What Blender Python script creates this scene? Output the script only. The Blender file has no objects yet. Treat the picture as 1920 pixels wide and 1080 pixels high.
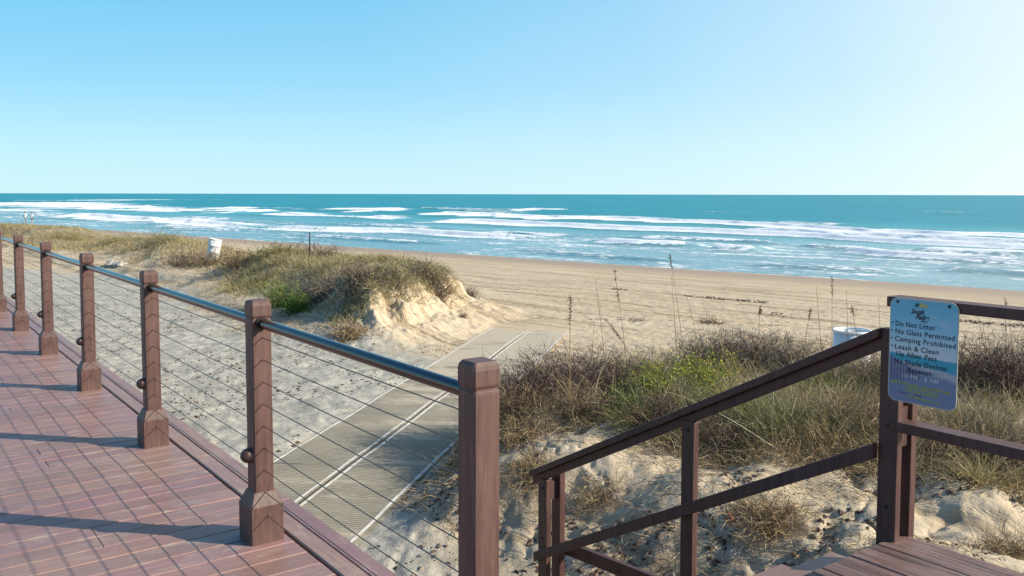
import bpy, math, random
import numpy as np
from mathutils import Matrix, Vector
rad = math.radians
C = bpy.context.scene
col = C.collection
# ------------------------------------------------------------------ camera
CAMZ, DECK, F0, PITCH = 4.2, 2.65, 1650.0, rad(3.5)
cd = bpy.data.cameras.new("camera"); cam = bpy.data.objects.new("camera", cd); col.objects.link(cam)
cd.sensor_width = 36; cd.lens = F0 / 1920 * 36
cd.shift_y = -(176 - F0 * math.tan(PITCH)) / 1920
cd.clip_start = 0.05; cd.clip_end = 60000
cam.matrix_world = Matrix.Translation((0, 0, CAMZ)) @ Matrix.Rotation(math.pi / 2 - PITCH, 4, 'X') @ Matrix.Rotation(rad(.12), 4, 'Z')
C.camera = cam
# ------------------------------------------------------------------ sky, sun, exposure
SUN_EL, SUN_AZ = rad(29), rad(100)          # azimuth clockwise from +Y
w = bpy.data.worlds.new("World"); C.world = w; w.use_nodes = True
nt = w.node_tree; nt.nodes.clear()
sky = nt.nodes.new('ShaderNodeTexSky'); sky.sky_type = 'NISHITA'; sky.sun_disc = False
sky.sun_elevation = SUN_EL; sky.sun_rotation = SUN_AZ
sky.air_density = 1.0; sky.dust_density = 0.1; sky.ozone_density = 2; sky.altitude = 0
hs = nt.nodes.new('ShaderNodeHueSaturation'); hs.inputs['Saturation'].default_value = 1.0; hs.inputs['Hue'].default_value = .5
bg = nt.nodes.new('ShaderNodeBackground'); bg.inputs[1].default_value = 0.13
wo = nt.nodes.new('ShaderNodeOutputWorld')
# clear maritime air: the physical sky carries a thin blue haze that whitens towards the sun
tcw = nt.nodes.new('ShaderNodeTexCoord'); sxw = nt.nodes.new('ShaderNodeSeparateXYZ'); nt.links.new(tcw.outputs['Generated'], sxw.inputs[0])
def wramp(fac, stops):
    r = nt.nodes.new('ShaderNodeValToRGB'); e = r.color_ramp.elements; r.color_ramp.interpolation = 'EASE' if len(stops) < 3 else 'LINEAR'
    while len(e) < len(stops): e.new(.5)
    for q, (p, c) in zip(e, stops): q.position = p; q.color = (*c, 1)
    nt.links.new(fac, r.inputs[0]); return r.outputs[0]
S_ = 1 / .13
grad = wramp(sxw.outputs[2], [(0, (.40, .66, .79)), (.05, (.35, .62, .77)), (.12, (.21, .52, .725)), (.22, (.11, .44, .685)), (.45, (.05, .20, .46)), (1, (.03, .11, .27))])
dt = nt.nodes.new('ShaderNodeVectorMath'); dt.operation = 'DOT_PRODUCT'; nt.links.new(tcw.outputs['Generated'], dt.inputs[0]); gd = Vector((math.sin(rad(62)), math.cos(rad(62)), .30)).normalized(); dt.inputs[1].default_value = gd
glow = wramp(dt.outputs['Value'], [(.0, (0, 0, 0)), (.35, (.06,) * 3), (.60, (.22,) * 3), (.74, (.42,) * 3), (.87, (.80,) * 3), (1, (1,) * 3)])
mg = nt.nodes.new('ShaderNodeMix'); mg.data_type = 'RGBA'; nt.links.new(glow, mg.inputs[0]); nt.links.new(grad, mg.inputs[6]); mg.inputs[7].default_value = (.78, .83, .85, 1)
sc_ = nt.nodes.new('ShaderNodeVectorMath'); sc_.operation = 'SCALE'; nt.links.new(mg.outputs[2], sc_.inputs[0]); sc_.inputs['Scale'].default_value = S_
fm_ = nt.nodes.new('ShaderNodeMix'); fm_.data_type = 'RGBA'; fm_.inputs[0].default_value = .88
nt.links.new(sky.outputs[0], fm_.inputs[6]); nt.links.new(sc_.outputs[0], fm_.inputs[7])
nt.links.new(fm_.outputs[2], hs.inputs['Color']); nt.links.new(hs.outputs[0], bg.inputs[0]); nt.links.new(bg.outputs[0], wo.inputs[0])
sd = bpy.data.lights.new("sun", 'SUN'); sd.energy = 5.0; sd.angle = rad(.53); sd.color = (1, .91, .76)
so = bpy.data.objects.new("sun", sd); col.objects.link(so)
tosun = Vector((math.sin(SUN_AZ) * math.cos(SUN_EL), math.cos(SUN_AZ) * math.cos(SUN_EL), math.sin(SUN_EL)))
so.rotation_euler = tosun.to_track_quat('Z', 'Y').to_euler(); so.location = (20, -5, 30)
C.view_settings.view_transform = 'Standard'; C.view_settings.look = 'None'
C.view_settings.exposure = 0.42; C.view_settings.gamma = 1
# ------------------------------------------------------------------ helpers
TH = rad(36.4)                               # the boardwalk runs this far left of +Y
cT, sT = math.cos(TH), math.sin(TH)
def bw(a, t, z=0): return (a * cT - t * sT, a * sT + t * cT, z)   # boardwalk frame -> world
MW = cam.matrix_world.copy()
def at(u, v, z):                             # where the sight line through a photo point meets height z
    d = MW.to_3x3() @ Vector(((u - 960) / F0, (540 - v) / F0 + cd.shift_y * 1920 / F0, -1))
    k = (z - CAMZ) / d.z
    return Vector((d.x * k, d.y * k, z))
rng = np.random.default_rng(7); random.seed(7)
def _h(ix, iy, s):
    n = (ix.astype(np.int64) * 374761393 + iy.astype(np.int64) * 668265263 + s * 2147483647) & 0xffffffff
    n = ((n ^ (n >> 13)) * 1274126177) & 0xffffffff
    return ((n ^ (n >> 16)) & 0xffff) / 65535.0
def vnoise(x, y, s=0):
    ix, iy = np.floor(x), np.floor(y); fx, fy = x - ix, y - iy
    fx = fx * fx * (3 - 2 * fx); fy = fy * fy * (3 - 2 * fy)
    a = _h(ix, iy, s); b = _h(ix + 1, iy, s); c = _h(ix, iy + 1, s); d = _h(ix + 1, iy + 1, s)
    return (a + (b - a) * fx) * (1 - fy) + (c + (d - c) * fx) * fy
def fbm(x, y, s=0, o=4):
    r = 0; a = .5
    for i in range(o): r = r + a * (vnoise(x * 2 ** i + 13.7 * i, y * 2 ** i + 7.1 * i, s + i) * 2 - 1); a *= .5
    return r
def sstep(a, b, x):
    t = np.clip((x - a) / (b - a), 0, 1); return t * t * (3 - 2 * t)
def npmesh(name, V, Q, colr=None, smooth=False):
    me = bpy.data.meshes.new(name); V = np.asarray(V, np.float32); Q = np.asarray(Q, np.int32)
    k = Q.shape[1]
    me.vertices.add(len(V)); me.vertices.foreach_set('co', V.ravel())
    me.loops.add(Q.size); me.loops.foreach_set('vertex_index', Q.ravel())
    me.polygons.add(len(Q)); me.polygons.foreach_set('loop_start', np.arange(0, Q.size, k, dtype=np.int32))
    me.polygons.foreach_set('loop_total', np.full(len(Q), k, np.int32))
    me.polygons.foreach_set('use_smooth', np.full(len(Q), smooth))
    me.update(calc_edges=True)
    if colr is not None:
        ca = me.color_attributes.new('col', 'FLOAT_COLOR', 'POINT')
        c4 = np.ones((len(V), 4), np.float32); c4[:, :3] = colr; ca.data.foreach_set('color', c4.ravel())
    return me
def link(name, me, mat, parent=None, loc=(0, 0, 0), rz=0):
    o = bpy.data.objects.new(name, me); col.objects.link(o)
    if mat is not None and me is not None: me.materials.append(mat)
    o.parent = parent; o.location = loc; o.rotation_euler = (0, 0, rz); return o
def tag(o, label=None, cat=None, group=None, kind=None):
    if label: o['label'] = label
    if cat: o['category'] = cat
    if group: o['group'] = group
    if kind: o['kind'] = kind
    return o
def empty(name, loc=(0, 0, 0), rz=0): return link(name, None, None, None, loc, rz)
class MB:                                    # collects shapes, then becomes one mesh object
    def __init__(s): s.v = []; s.f = []; s.sm = []
    def add(s, vs, fs, sm=False):
        o = len(s.v); s.v += [tuple(p) for p in vs]; s.f += [[i + o for i in f] for f in fs]; s.sm += [sm] * len(fs)
    def box(s, x0, x1, y0, y1, z0, z1, M=None):
        vs = [Vector(p) for p in ((x0,y0,z0),(x1,y0,z0),(x1,y1,z0),(x0,y1,z0),(x0,y0,z1),(x1,y0,z1),(x1,y1,z1),(x0,y1,z1))]
        if M is not None: vs = [M @ p for p in vs]
        s.add(vs, [(0,3,2,1),(4,5,6,7),(0,1,5,4),(1,2,6,5),(2,3,7,6),(3,0,4,7)]); return s
    def rings(s, rs, cap=True, sm=False, closed=True):
        n = len(rs[0]); vs = [p for r in rs for p in r]; fs = []
        for i in range(len(rs) - 1):
            for j in range(n if closed else n - 1):
                k = (j + 1) % n; fs.append((i*n+j, i*n+k, (i+1)*n+k, (i+1)*n+j))
        s.add(vs, fs, sm)
        if cap:
            s.add(rs[0], [tuple(range(n))[::-1]]); s.add(rs[-1], [tuple(range(n))])
        return s
    def tube(s, pts, r, n=10, cap=True):
        pts = [Vector(p) for p in pts]; rr = r if isinstance(r, (list, tuple)) else [r] * len(pts); rs = []
        for i, p in enumerate(pts):
            d = (pts[min(i+1, len(pts)-1)] - pts[max(i-1, 0)]).normalized()
            up = Vector((0,0,1)) if abs(d.z) < .95 else Vector((1,0,0))
            a = d.cross(up).normalized(); b = a.cross(d)
            rs.append([p + (a * math.cos(2*math.pi*k/n) + b * math.sin(2*math.pi*k/n)) * rr[i] for k in range(n)])
        return s.rings(rs, cap, True)
    def sq(s, profile, cx=0, cy=0, ch=.12):  # stacked chamfered squares: (half width, z)
        rs = []
        for hw, z in profile:
            c = hw * ch
            rs.append([(cx+x, cy+y, z) for x, y in ((hw-c,-hw),(hw,-hw+c),(hw,hw-c),(hw-c,hw),(-hw+c,hw),(-hw,hw-c),(-hw,-hw+c),(-hw+c,-hw))])
        return s.rings(rs)
    def mesh(s, name):
        me = bpy.data.meshes.new(name); me.from_pydata(s.v, [], s.f)
        me.polygons.foreach_set('use_smooth', s.sm); me.update(); return me
    def build(s, name, mat, parent=None, loc=(0,0,0), rz=0, bevel=0):
        o = link(name, s.mesh(name), mat, parent, loc, rz)
        if bevel:
            m = o.modifiers.new('bevel', 'BEVEL'); m.width = bevel; m.segments = 2; m.limit_method = 'ANGLE'; m.angle_limit = rad(40)
        return o
# ------------------------------------------------------------------ materials
class NT:
    def __init__(s, name):
        s.m = bpy.data.materials.new(name); s.m.use_nodes = True; s.t = s.m.node_tree
        s.b = s.t.nodes['Principled BSDF']; s.out = s.t.nodes['Material Output']
    def n(s, typ, **k):
        nd = s.t.nodes.new(typ)
        for a, b in k.items():
            if a.startswith('_'): setattr(nd, a[1:], b)
            else: nd.inputs[a].default_value = b
        return nd
    def l(s, a, b): s.t.links.new(a, b)
    def coord(s, which='Object', scale=None, rot=None):
        tc = s.n('ShaderNodeTexCoord'); o = tc.outputs[which]
        if scale or rot:
            mp = s.n('ShaderNodeMapping'); s.l(o, mp.inputs[0])
            if scale: mp.inputs['Scale'].default_value = scale
            if rot: mp.inputs['Rotation'].default_value = rot
            o = mp.outputs[0]
        return o
    def noise(s, vec, sc, det=4, rough=.6, dist=0):
        nd = s.n('ShaderNodeTexNoise'); nd.inputs['Scale'].default_value = sc; nd.inputs['Detail'].default_value = det
        nd.inputs['Roughness'].default_value = rough; nd.inputs['Distortion'].default_value = dist
        s.l(vec, nd.inputs['Vector']); return nd.outputs[0]
    def ramp(s, fac, stops, interp='LINEAR'):
        r = s.n('ShaderNodeValToRGB'); r.color_ramp.interpolation = interp; e = r.color_ramp.elements
        while len(e) < len(stops): e.new(.5)
        for q, (p, c) in zip(e, stops):
            q.position = p; q.color = (*c, 1) if hasattr(c, '__len__') else (c, c, c, 1)
        s.l(fac, r.inputs[0]); return r.outputs[0]
    def mix(s, fac, a, b, mode='MIX'):
        m = s.n('ShaderNodeMix', _data_type='RGBA', _blend_type=mode)
        for i, x in ((0, fac), (6, a), (7, b)):
            if hasattr(x, 'is_linked') or hasattr(x, 'links'): s.l(x, m.inputs[i])
            elif i == 0: m.inputs[0].default_value = x
            else: m.inputs[i].default_value = (*x, 1)
        return m.outputs[2]
    def math(s, op, a, b=None, clamp=False):
        m = s.n('ShaderNodeMath', _operation=op, _use_clamp=clamp)
        for i, x in enumerate((a, b)):
            if x is None: continue
            if hasattr(x, 'links'): s.l(x, m.inputs[i])
            else: m.inputs[i].default_value = x
        return m.outputs[0]
    def bump(s, h, st, dist=.01):
        b = s.n('ShaderNodeBump'); b.inputs['Strength'].default_value = st; b.inputs['Distance'].default_value = dist
        s.l(h, b.inputs['Height']); s.l(b.outputs[0], s.b.inputs['Normal']); return b
    def set(s, c=None, r=None, **k):
        if c is not None:
            if hasattr(c, 'links'): s.l(c, s.b.inputs['Base Color'])
            else: s.b.inputs['Base Color'].default_value = (*c, 1)
        if r is not None:
            if hasattr(r, 'links'): s.l(r, s.b.inputs['Roughness'])
            else: s.b.inputs['Roughness'].default_value = r
        for a, b in k.items(): s.b.inputs[a.replace('_', ' ')].default_value = b
        return s.m
def painted_wood(name, c, c2, r0=.38, grain=(40, 40, 4), worn=None):
    m = NT(name); v = m.coord('Object', grain); v1 = m.coord('Object')
    g = m.noise(v, 1.0, 5, .65); b = m.noise(v1, 3.0, 5, .6)
    base = m.mix(m.ramp(b, [(.3, 0), (.7, 1)]), c, c2)
    base = m.mix(m.ramp(g, [(.38, .0), (.66, .75)]), base, tuple(x * .5 for x in c)); base = m.mix(m.ramp(m.noise(m.coord('Object', (90, 90, 5)), 1, 4, .7), [(.60, 0), (.72, .5)]), base, tuple(min(1, x * 2.1) for x in c))
    if worn:
        wn = m.noise(m.coord('Object', (22, 22, 7)), 1.0, 8, .8, .8); base = m.mix(m.ramp(wn, [(.60, 0), (.70, .7)]), base, worn)
    rr = m.ramp(b, [(.3, r0), (.75, r0 + .25)])
    m.bump(g, .35, .004); return m.set(base, rr)
M_post = painted_wood('brown_post_paint', (.118, .058, .047), (.165, .088, .072), .42, worn=(.24, .17, .14))
M_rail = painted_wood('dark_brown_rail_paint', (.085, .036, .031), (.12, .055, .047), .4)
M_light = painted_wood('lamp_housing_paint', (.07, .032, .028), (.09, .042, .036), .3)
def deck_mat(name, axis):
    m = NT(name); v1 = m.coord('Object')
    sc = (3, 60, 60) if axis == 'x' else (60, 3, 60)
    g = m.noise(m.coord('Object', sc), 1.0, 5, .65); b = m.noise(v1, 1.3, 6, .65); f = m.noise(v1, 26, 5, .7)
    at_ = m.n('ShaderNodeAttribute', _attribute_name='col')
    base = m.mix(m.ramp(b, [(.3, 0), (.7, 1)]), (.265, .142, .122), (.365, .235, .195))
    base = m.mix(1.0, base, at_.outputs[0], 'MULTIPLY')
    base = m.mix(m.math('MULTIPLY', m.ramp(g, [(.35, 0), (.75, 1)]), .4), base, (.12, .055, .05))
    wv = m.noise(m.coord('Object', (4, 11, 4) if axis == 'x' else (11, 4, 4)), 1.0, 8, .78)
    base = m.mix(m.ramp(wv, [(.54, 0), (.72, .75)]), base, (.46, .38, .30))
    base = m.mix(m.ramp(f, [(.68, 0), (.76, .6)]), base, (.07, .04, .035))
    m.bump(m.math('ADD', g, m.math('MULTIPLY', f, .5)), .5, .004)
    return m.set(base, m.ramp(b, [(.3, .32), (.7, .55)]))
M_deckx, M_decky = deck_mat('deck_boards_paint', 'x'), deck_mat('landing_boards_paint', 'y')
m = NT('weathered_landing_boards'); v1 = m.coord('Object'); g = m.noise(m.coord('Object', (34, 1.1, 34)), 1.0, 6, .72, .5); b = m.noise(v1, 2.2, 6, .7); f = m.noise(m.coord('Object', (70, 2.5, 70)), 1, 5, .7)
base = m.mix(m.ramp(b, [(.3, 0), (.7, 1)]), (.15, .085, .07), (.27, .17, .145)); base = m.mix(m.ramp(g, [(.40, .9), (.50, 0)]), base, (.045, .025, .022))
base = m.mix(m.ramp(m.noise(v1, 4.5, 6, .8), [(.60, 0), (.70, .8)]), base, (.30, .12, .07)); base = m.mix(m.ramp(f, [(.58, 0), (.75, .6)]), base, (.36, .29, .25))
m.bump(m.math('ADD', g, m.math('MULTIPLY', f, .4)), .9, .008); M_landing = m.set(base, .55)
m = NT('brushed_rail_metal'); g = m.noise(m.coord('Object', (60, 2, 60)), 1, 4)
m.bump(g, .15, .002); M_metal = m.set((.105, .095, .095), .18, Metallic=1.0)
m = NT('cable_steel'); M_cable = m.set((.16, .14, .12), .38, Metallic=.85)
m = NT('dark_steel'); M_dark = m.set((.05, .04, .035), .5, Metallic=.5)
def attr_mat(name, rough=.75, trans=.25, spec=.3, nz=60):
    m = NT(name); a = m.n('ShaderNodeAttribute', _attribute_name='col')
    n_ = m.noise(m.coord('Object'), nz, 2); c_ = m.mix(1.0, a.outputs[0], m.ramp(n_, [(.25, .65), (.75, 1.3)]), 'MULTIPLY')
    m.set(c_, rough); m.b.inputs['Specular IOR Level'].default_value = spec
    if trans:
        tl = m.n('ShaderNodeBsdfTranslucent'); m.l(c_, tl.inputs[0]); mx = m.n('ShaderNodeMixShader'); mx.inputs[0].default_value = trans
        m.l(m.b.outputs[0], mx.inputs[1]); m.l(tl.outputs[0], mx.inputs[2]); m.l(mx.outputs[0], m.out.inputs[0])
    return m.m
M_grass = attr_mat('dune_plant_fibres')
M_twig = attr_mat('dry_twig_bark', .85, 0, .2)
# ------------------------------------------------------------------ terrain
TS = rad(48); SA = 42.9
dsx, dsy, nsx, nsy = -math.sin(TS), math.cos(TS), math.cos(TS), math.sin(TS)
def offs(x, y): return x * nsx + y * nsy - SA - 1.2 * (fbm((x*dsx + y*dsy) / 26, 0 * x + 3.3, 5, 2))
def alng(x, y): return x * dsx + y * dsy
def poly_sd(x, y, P):                        # >0 inside
    d = np.full(np.shape(x), 1e9); ins = np.zeros(np.shape(x), bool); n = len(P)
    for i in range(n):
        ax, ay = P[i]; bx, by = P[(i + 1) % n]; ex, ey = bx - ax, by - ay
        t = np.clip(((x-ax)*ex + (y-ay)*ey) / (ex*ex + ey*ey), 0, 1)
        d = np.minimum(d, np.hypot(x - ax - t*ex, y - ay - t*ey))
        if ey != 0: ins ^= ((ay > y) != (by > y)) & (x < ex * (y - ay) / ey + ax)
    return np.where(ins, d, -d)
LF = [(-1.45, 20.2), (-2.75, 17.8), (-3.5, 18.1), (-5.8, 20.9), (-8.6, 25.5), (-11.3, 30.4), (-16.7, 36), (-27.8, 48), (-45, 66)]
LD = LF + [(-40, 72), (-22.5, 54), (-12, 41), (-7, 34), (-3.2, 27), (-.9, 22.6)]
RD = [(-.8, 7.4), (-.1, 7.0), (.45, 6.35), (1.25, 5.2), (2.0, 4.1), (3.0, 2.6), (6, 1), (20, -1), (34, 3), (22, 9), (13, 12), (8, 12.6), (4, 13.2), (1.8, 12.9), (.3, 12.1), (-.5, 10.4), (-.8, 9)]
def terrain(x, y, fine=True):
    x = np.asarray(x, float); y = np.asarray(y, float)
    o = offs(x, y)
    z = np.where(o < -25, 1.2, np.where(o < 40, -1.2 * (o) / 25, -1.92 - (o - 40) * .01)); z = np.maximum(z, -4)
    z = z + .05 * fbm(x / 7, y / 7, 2, 2) * sstep(-6, -20, o)
    wob = 1.1 * fbm(x / 2.2, y / 2.2, 21, 3) + .3 * fbm(x / .6, y / .6, 24, 2)
    # left dune
    d = poly_sd(x, y, LD) + wob * .9 * sstep(24, 30, y) + wob * .4 + (.20 * (np.abs(fbm(x * 2.0 + .9 * y, y * .5, 8, 3)) - .15) + .20 * fbm(x * 3.1, y * 3.1, 9, 4)) * sstep(-6, -3.4, x) * sstep(28, 25, y)
    wd = .95 + .5 * fbm(x / 1.1, y / 1.1, 26, 3) + 1.7 * sstep(-2.6, -6, x)
    hh = 1.08 + .02 * sstep(30, 37, y) - .12 * sstep(30, 36, y) - .62 * np.exp(-((x + 21.8) / 3.2) ** 2) + .18 * fbm(x / 3, y / 3, 3, 3) - .02 * sstep(-4.5, -2, x) - .25 * np.exp(-((x + 11.0) / 2.3) ** 2 - ((y - 34) / 8) ** 2) * 2.2
    z = z + np.clip(hh, 0, 3) * sstep(0, 1, d / wd) * (1 + .08 * np.abs(fbm(x * 2.1 + y * .8, y * .3, 28, 3))) + .26 * sstep(-1.3, .1, d) * (1 - sstep(0, 1, d / wd))
    d0 = d
    # right dune
    d = poly_sd(x, y, RD) + wob * .35
    hr = .66 + .16 * fbm(x / 1.6, y / 1.6, 31, 3) + .16 * sstep(6.8, 3.8, y) + .10 * np.exp(-((x - 3.6) ** 2 + (y - 6.4) ** 2) / .6) + .10 * np.exp(-((x - 2.2) ** 2 + (y - 7.2) ** 2) / .35) + .12 * np.exp(-((x - .9) ** 2 + (y - 8.7) ** 2) / .3)
    z = z + (hr - .05) * sstep(-.1, 1.7, d + .35)
    near = sstep(60, 15, np.hypot(x, y)) * sstep(-8, -18, o)
    z = z + (.07 * np.abs(fbm(x * 6, y * 6, 46, 3)) + .06 * np.round(2.5 * fbm(x * 3.5, y * 3.5, 48, 2)) / 2.5) * sstep(-5, -3.5, x) * sstep(-.6, .1, d0) * sstep(25, 23, y)
    z = z + near * (.028 * fbm(x * 2.5, y * 2.5, 41, 3) + .018 * fbm(x * 9, y * 9, 45, 2)) - near * sstep(-3.1, -2.7, x * .976 - y * .216) * sstep(14, 10, np.hypot(x, y)) * .05 * sstep(.30, .62, fbm(x * 3.6, y * 3.6, 47, 2))
    inr = sstep(-.3, .4, poly_sd(x, y, RD))
    z = z + inr * (.17 * fbm(x * 1.15 + 5, y * 1.15, 51, 3) + .05 * np.abs(fbm(x * 2.4, y * 2.4, 57, 3)) - .06 * np.exp(-(fbm(x * .9 + 2, y * 1.1, 58, 3) / .055) ** 2) - .025 * np.exp(-(fbm(x * 2.2, y * 2.6 + 4, 59, 3) / .06) ** 2) + .02 * np.abs(fbm(x * 7, y * 7, 60, 3))) * sstep(11, 9, y)
    # tyre and rake tracks running along the beach
    tr = sstep(-24, -22, o) * sstep(-9, -13, o)
    z = z + tr * .022 * np.sin(o * 5.2 + 2 * fbm(x / 3, y / 3, 61, 2))
    # level under the mat
    mo = x * .976 - y * .216; ml = x * .216 + y * .976
    mk = sstep(-4.95, -4.6, mo) * sstep(-2.7, -3.0, mo) * sstep(5.5, 6, ml) * sstep(20.8, 19.6, ml + 1.2 * fbm(x / 1.3, y / 1.3, 151, 3))
    return z * (1 - mk) + (1.2 + .015 * fbm(x / 1.5, y / 1.5, 71, 2)) * mk
az = np.concatenate([np.linspace(-180, -52, 40)[:-1], np.linspace(-52, -36, 60)[:-1], np.linspace(-36, 36, 860), np.linspace(36, 52, 60)[1:], np.linspace(52, 180, 40)[1:]])
rr = np.concatenate([[.01, 1, 2, 2.8], np.unique(np.concatenate([3.2 * np.exp(np.linspace(0, math.log(90 / 3.2), 560)), np.arange(16.9, 22.5, .045)])), [100, 120, 150, 200, 300, 600, 1500, 5000, 20000]])
AZ, RR = np.meshgrid(np.radians(az), rr); X = np.sin(AZ) * RR; Y = np.cos(AZ) * RR
Z = terrain(X, Y)
na, nr = len(az), len(rr)
def gridq(na, nr):
    i = np.arange(nr - 1)[:, None] * na + np.arange(na - 1)[None, :]
    return np.stack([i, i + 1, i + na + 1, i + na], -1).reshape(-1, 4)[:, ::-1]
Og = offs(X, Y)
inL = poly_sd(X, Y, LD); inR = poly_sd(X, Y, RD)
GREYP = [(-14, 14), (-9, 12), (-1, 3), (1, 4), (.3, 7), (-.6, 10), (-.2, 15.5), (-1.5, 17.2), (-3.5, 17.6), (-6, 20), (-9, 25), (-13, 30), (-30, 44), (-34, 36)]
gr = sstep(-.9, 1.2, poly_sd(X, Y, GREYP) + 1.6 * fbm(X / 2.5, Y / 2.5, 81, 3))
gr = np.maximum(gr * (1 - .5 * sstep(-.3, .3, inR)), .34 * sstep(-.3, .3, inR) + 0 * X)
wet = sstep(-9.5, -2.5, Og)
veg = np.maximum(sstep(0, 1.5, inL) * sstep(-1.5, -4.5, X), sstep(-.2, .6, inR) * .24 * sstep(-.25, .25, fbm(X / .8, Y / .8, 83, 3)))
tg = npmesh('ground', np.stack([X, Y, Z], -1).reshape(-1, 3), gridq(na, nr), np.stack([gr, wet, veg], -1).reshape(-1, 3), True)
m = NT('beach_sand'); P = m.coord('Object'); a = m.n('ShaderNodeAttribute', _attribute_name='col'); sp = m.n('ShaderNodeSeparateColor'); m.l(a.outputs[0], sp.inputs[0])
n1 = m.noise(P, .35, 6, .65); n2 = m.noise(P, 5, 6, .7); n3 = m.noise(P, 60, 4, .7); n4 = m.noise(P, 1.6, 7, .75, .5)
gold = m.mix(m.ramp(n1, [(.3, 0), (.7, 1)]), (.55, .435, .285), (.65, .535, .375))
grey = m.mix(m.ramp(n4, [(.38, 0), (.62, 1)]), (.315, .31, .265), (.57, .53, .44))
c = m.mix(m.ramp(m.math('ADD', sp.outputs[0], m.math('MULTIPLY', m.math('SUBTRACT', n4, .5), .9)), [(.3, 0), (.75, 1)]), gold, grey)
c = m.mix(m.ramp(n2, [(.52, 0), (.75, .55)]), c, (.24, .19, .125))
dk = m.ramp(m.noise(P, 11, 6, .78), [(.585, 0), (.65, .8)])
c = m.mix(m.math('MULTIPLY', dk, m.math('ADD', m.math('MULTIPLY', sp.outputs[0], .8), .08)), c, (.07, .06, .045))
c = m.mix(m.math('MULTIPLY', sp.outputs[2], m.ramp(n2, [(.4, .3), (.6, .9)])), c, (.22, .17, .09))
c = m.mix(m.ramp(n3, [(.3, .25), (.6, 0)]), c, (.17, .13, .09))
RS = m.coord('Object', None, (0, 0, -TS)); qs = m.n('ShaderNodeMapping'); m.l(RS, qs.inputs[0]); qs.inputs['Scale'].default_value = (3.4, .16, 1); stn = m.noise(qs.outputs[0], 1, 5, .7, .3)
stm = m.math('MULTIPLY', m.ramp(stn, [(.50, 0), (.62, .9)]), m.math('SUBTRACT', 1.0, m.math('ADD', sp.outputs[0], sp.outputs[1], True), True))
c = m.mix(stm, c, (.33, .24, .14))
c = m.mix(m.math('MULTIPLY', sp.outputs[1], .78), c, (.30, .21, .135))
rgh = m.math('SUBTRACT', .92, m.math('MULTIPLY', sp.outputs[1], .35))
h = m.math('ADD', m.math('MULTIPLY', n2, 1.0), m.math('ADD', m.math('MULTIPLY', n3, .25), m.math('MULTIPLY', stm, -.8)))
bmp = m.bump(h, .7, .035); 
st = m.math('SUBTRACT', .8, m.math('MULTIPLY', sp.outputs[1], .78)); m.l(st, bmp.inputs['Strength'])
M_sand = m.set(c, rgh); m.b.inputs['Specular IOR Level'].default_value = .25
tag(link('ground', tg, M_sand), kind='structure')
# ------------------------------------------------------------------ sea
az = np.concatenate([np.linspace(-85, -36, 60)[:-1], np.linspace(-36, 36, 1100), np.linspace(36, 85, 60)[1:]])
rr = np.concatenate([26 * np.exp(np.linspace(0, math.log(340 / 26), 620)), 340 * np.exp(np.linspace(0, math.log(45000 / 340), 160))[1:]])
AZ, RR = np.meshgrid(np.radians(az), rr); X = np.sin(AZ) * RR; Y = np.cos(AZ) * RR
O = offs(X, Y); S = alng(X, Y)
Z = np.zeros_like(X); FO = np.zeros_like(X); FACE = np.zeros_like(X)
# breakers: photo points of each crest's foot, half height in photo pixels, foam strength
BR = [
 ([(1000,405),(1150,410),(1300,416),(1480,424),(1660,434),(1800,439),(2050,446)], 4.5, 1.0),
 ([(1380,428),(1560,440),(1700,444),(1850,452),(2080,462)], 7, .85),
 ([(830,398),(960,404),(1060,407)], 3.2, 1.0),
 ([(815,413),(900,415),(1010,421),(1160,428),(1300,433),(1480,441),(1640,450),(1900,464),(2080,472)], 3.6, .95),
 ([(500,425),(600,431),(760,434),(900,443),(1040,449)], 3.6, .95),
 ([(1110,452),(1200,458),(1310,462)], 3.4, .9), ([(1330,465),(1420,470)], 3, .8),
 ([(1560,468),(1690,480),(1840,490),(1990,497)], 3.2, .8), ([(1700,470),(1800,474),(1950,480)], 2.4, .7),
 ([(-60,380),(60,383),(150,385),(252,391)], 3.6, 1.0), ([(75,379),(146,384)], 3, .9),
 ([(262,391),(360,396)], 2.6, 1.0), ([(370,395),(470,398),(496,395)], 3.0, .95), ([(430,389),(494,391)], 2.4, .9),
 ([(140,402),(230,409),(330,414),(420,420),(480,425)], 3.6, .95),
 ([(510,399),(600,404),(650,405)], 2.4, .9), ([(602,391),(690,397),(745,392)], 2.6, 1.0), ([(700,404),(750,411)], 2, .8),
 ([(985,391),(1025,394)], 2.4, .9), ([(240,374),(268,375)], 1.8, .8), ([(170,375),(200,376)], 1.2, .7),
 ([(-40,392),(30,394),(115,396)], 2.2, .8), ([(790,388),(900,392),(990,400)], 1.3, .5), ([(700,409),(752,412)], 1.8, .8), ([(620,404),(690,406)], 1.6, .7),
 ([(300,421),(400,430),(470,434)], 1.6, .6),
]
BR += [([(1100,405),(1250,408)], 1.2, .6), ([(900,436),(1010,441),(1090,447)], 1.8, .7), ([(1180,445),(1330,452),(1480,459)], 2.0, .7), ([(560,440),(700,450),(850,458)], 1.6, .6), ([(960,468),(1130,482),(1300,492)], 1.5, .55),
 ([(1400,497),(1560,505),(1700,512)], 1.6, .6), ([(1500,462),(1640,470)], 2, .7), ([(1450,415),(1600,421)], 1.6, .6), ([(1750,505),(1900,514),(2000,520)], 2, .6), ([(1700,397),(1830,399)], .9, .45), ([(1300,396),(1420,398)], .9, .4), ([(330,406),(450,412)], 1.8, .6), ([(60,399),(130,403)], 1.6, .6), ([(620,418),(760,424),(850,430)], 1.5, .55)]
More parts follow.
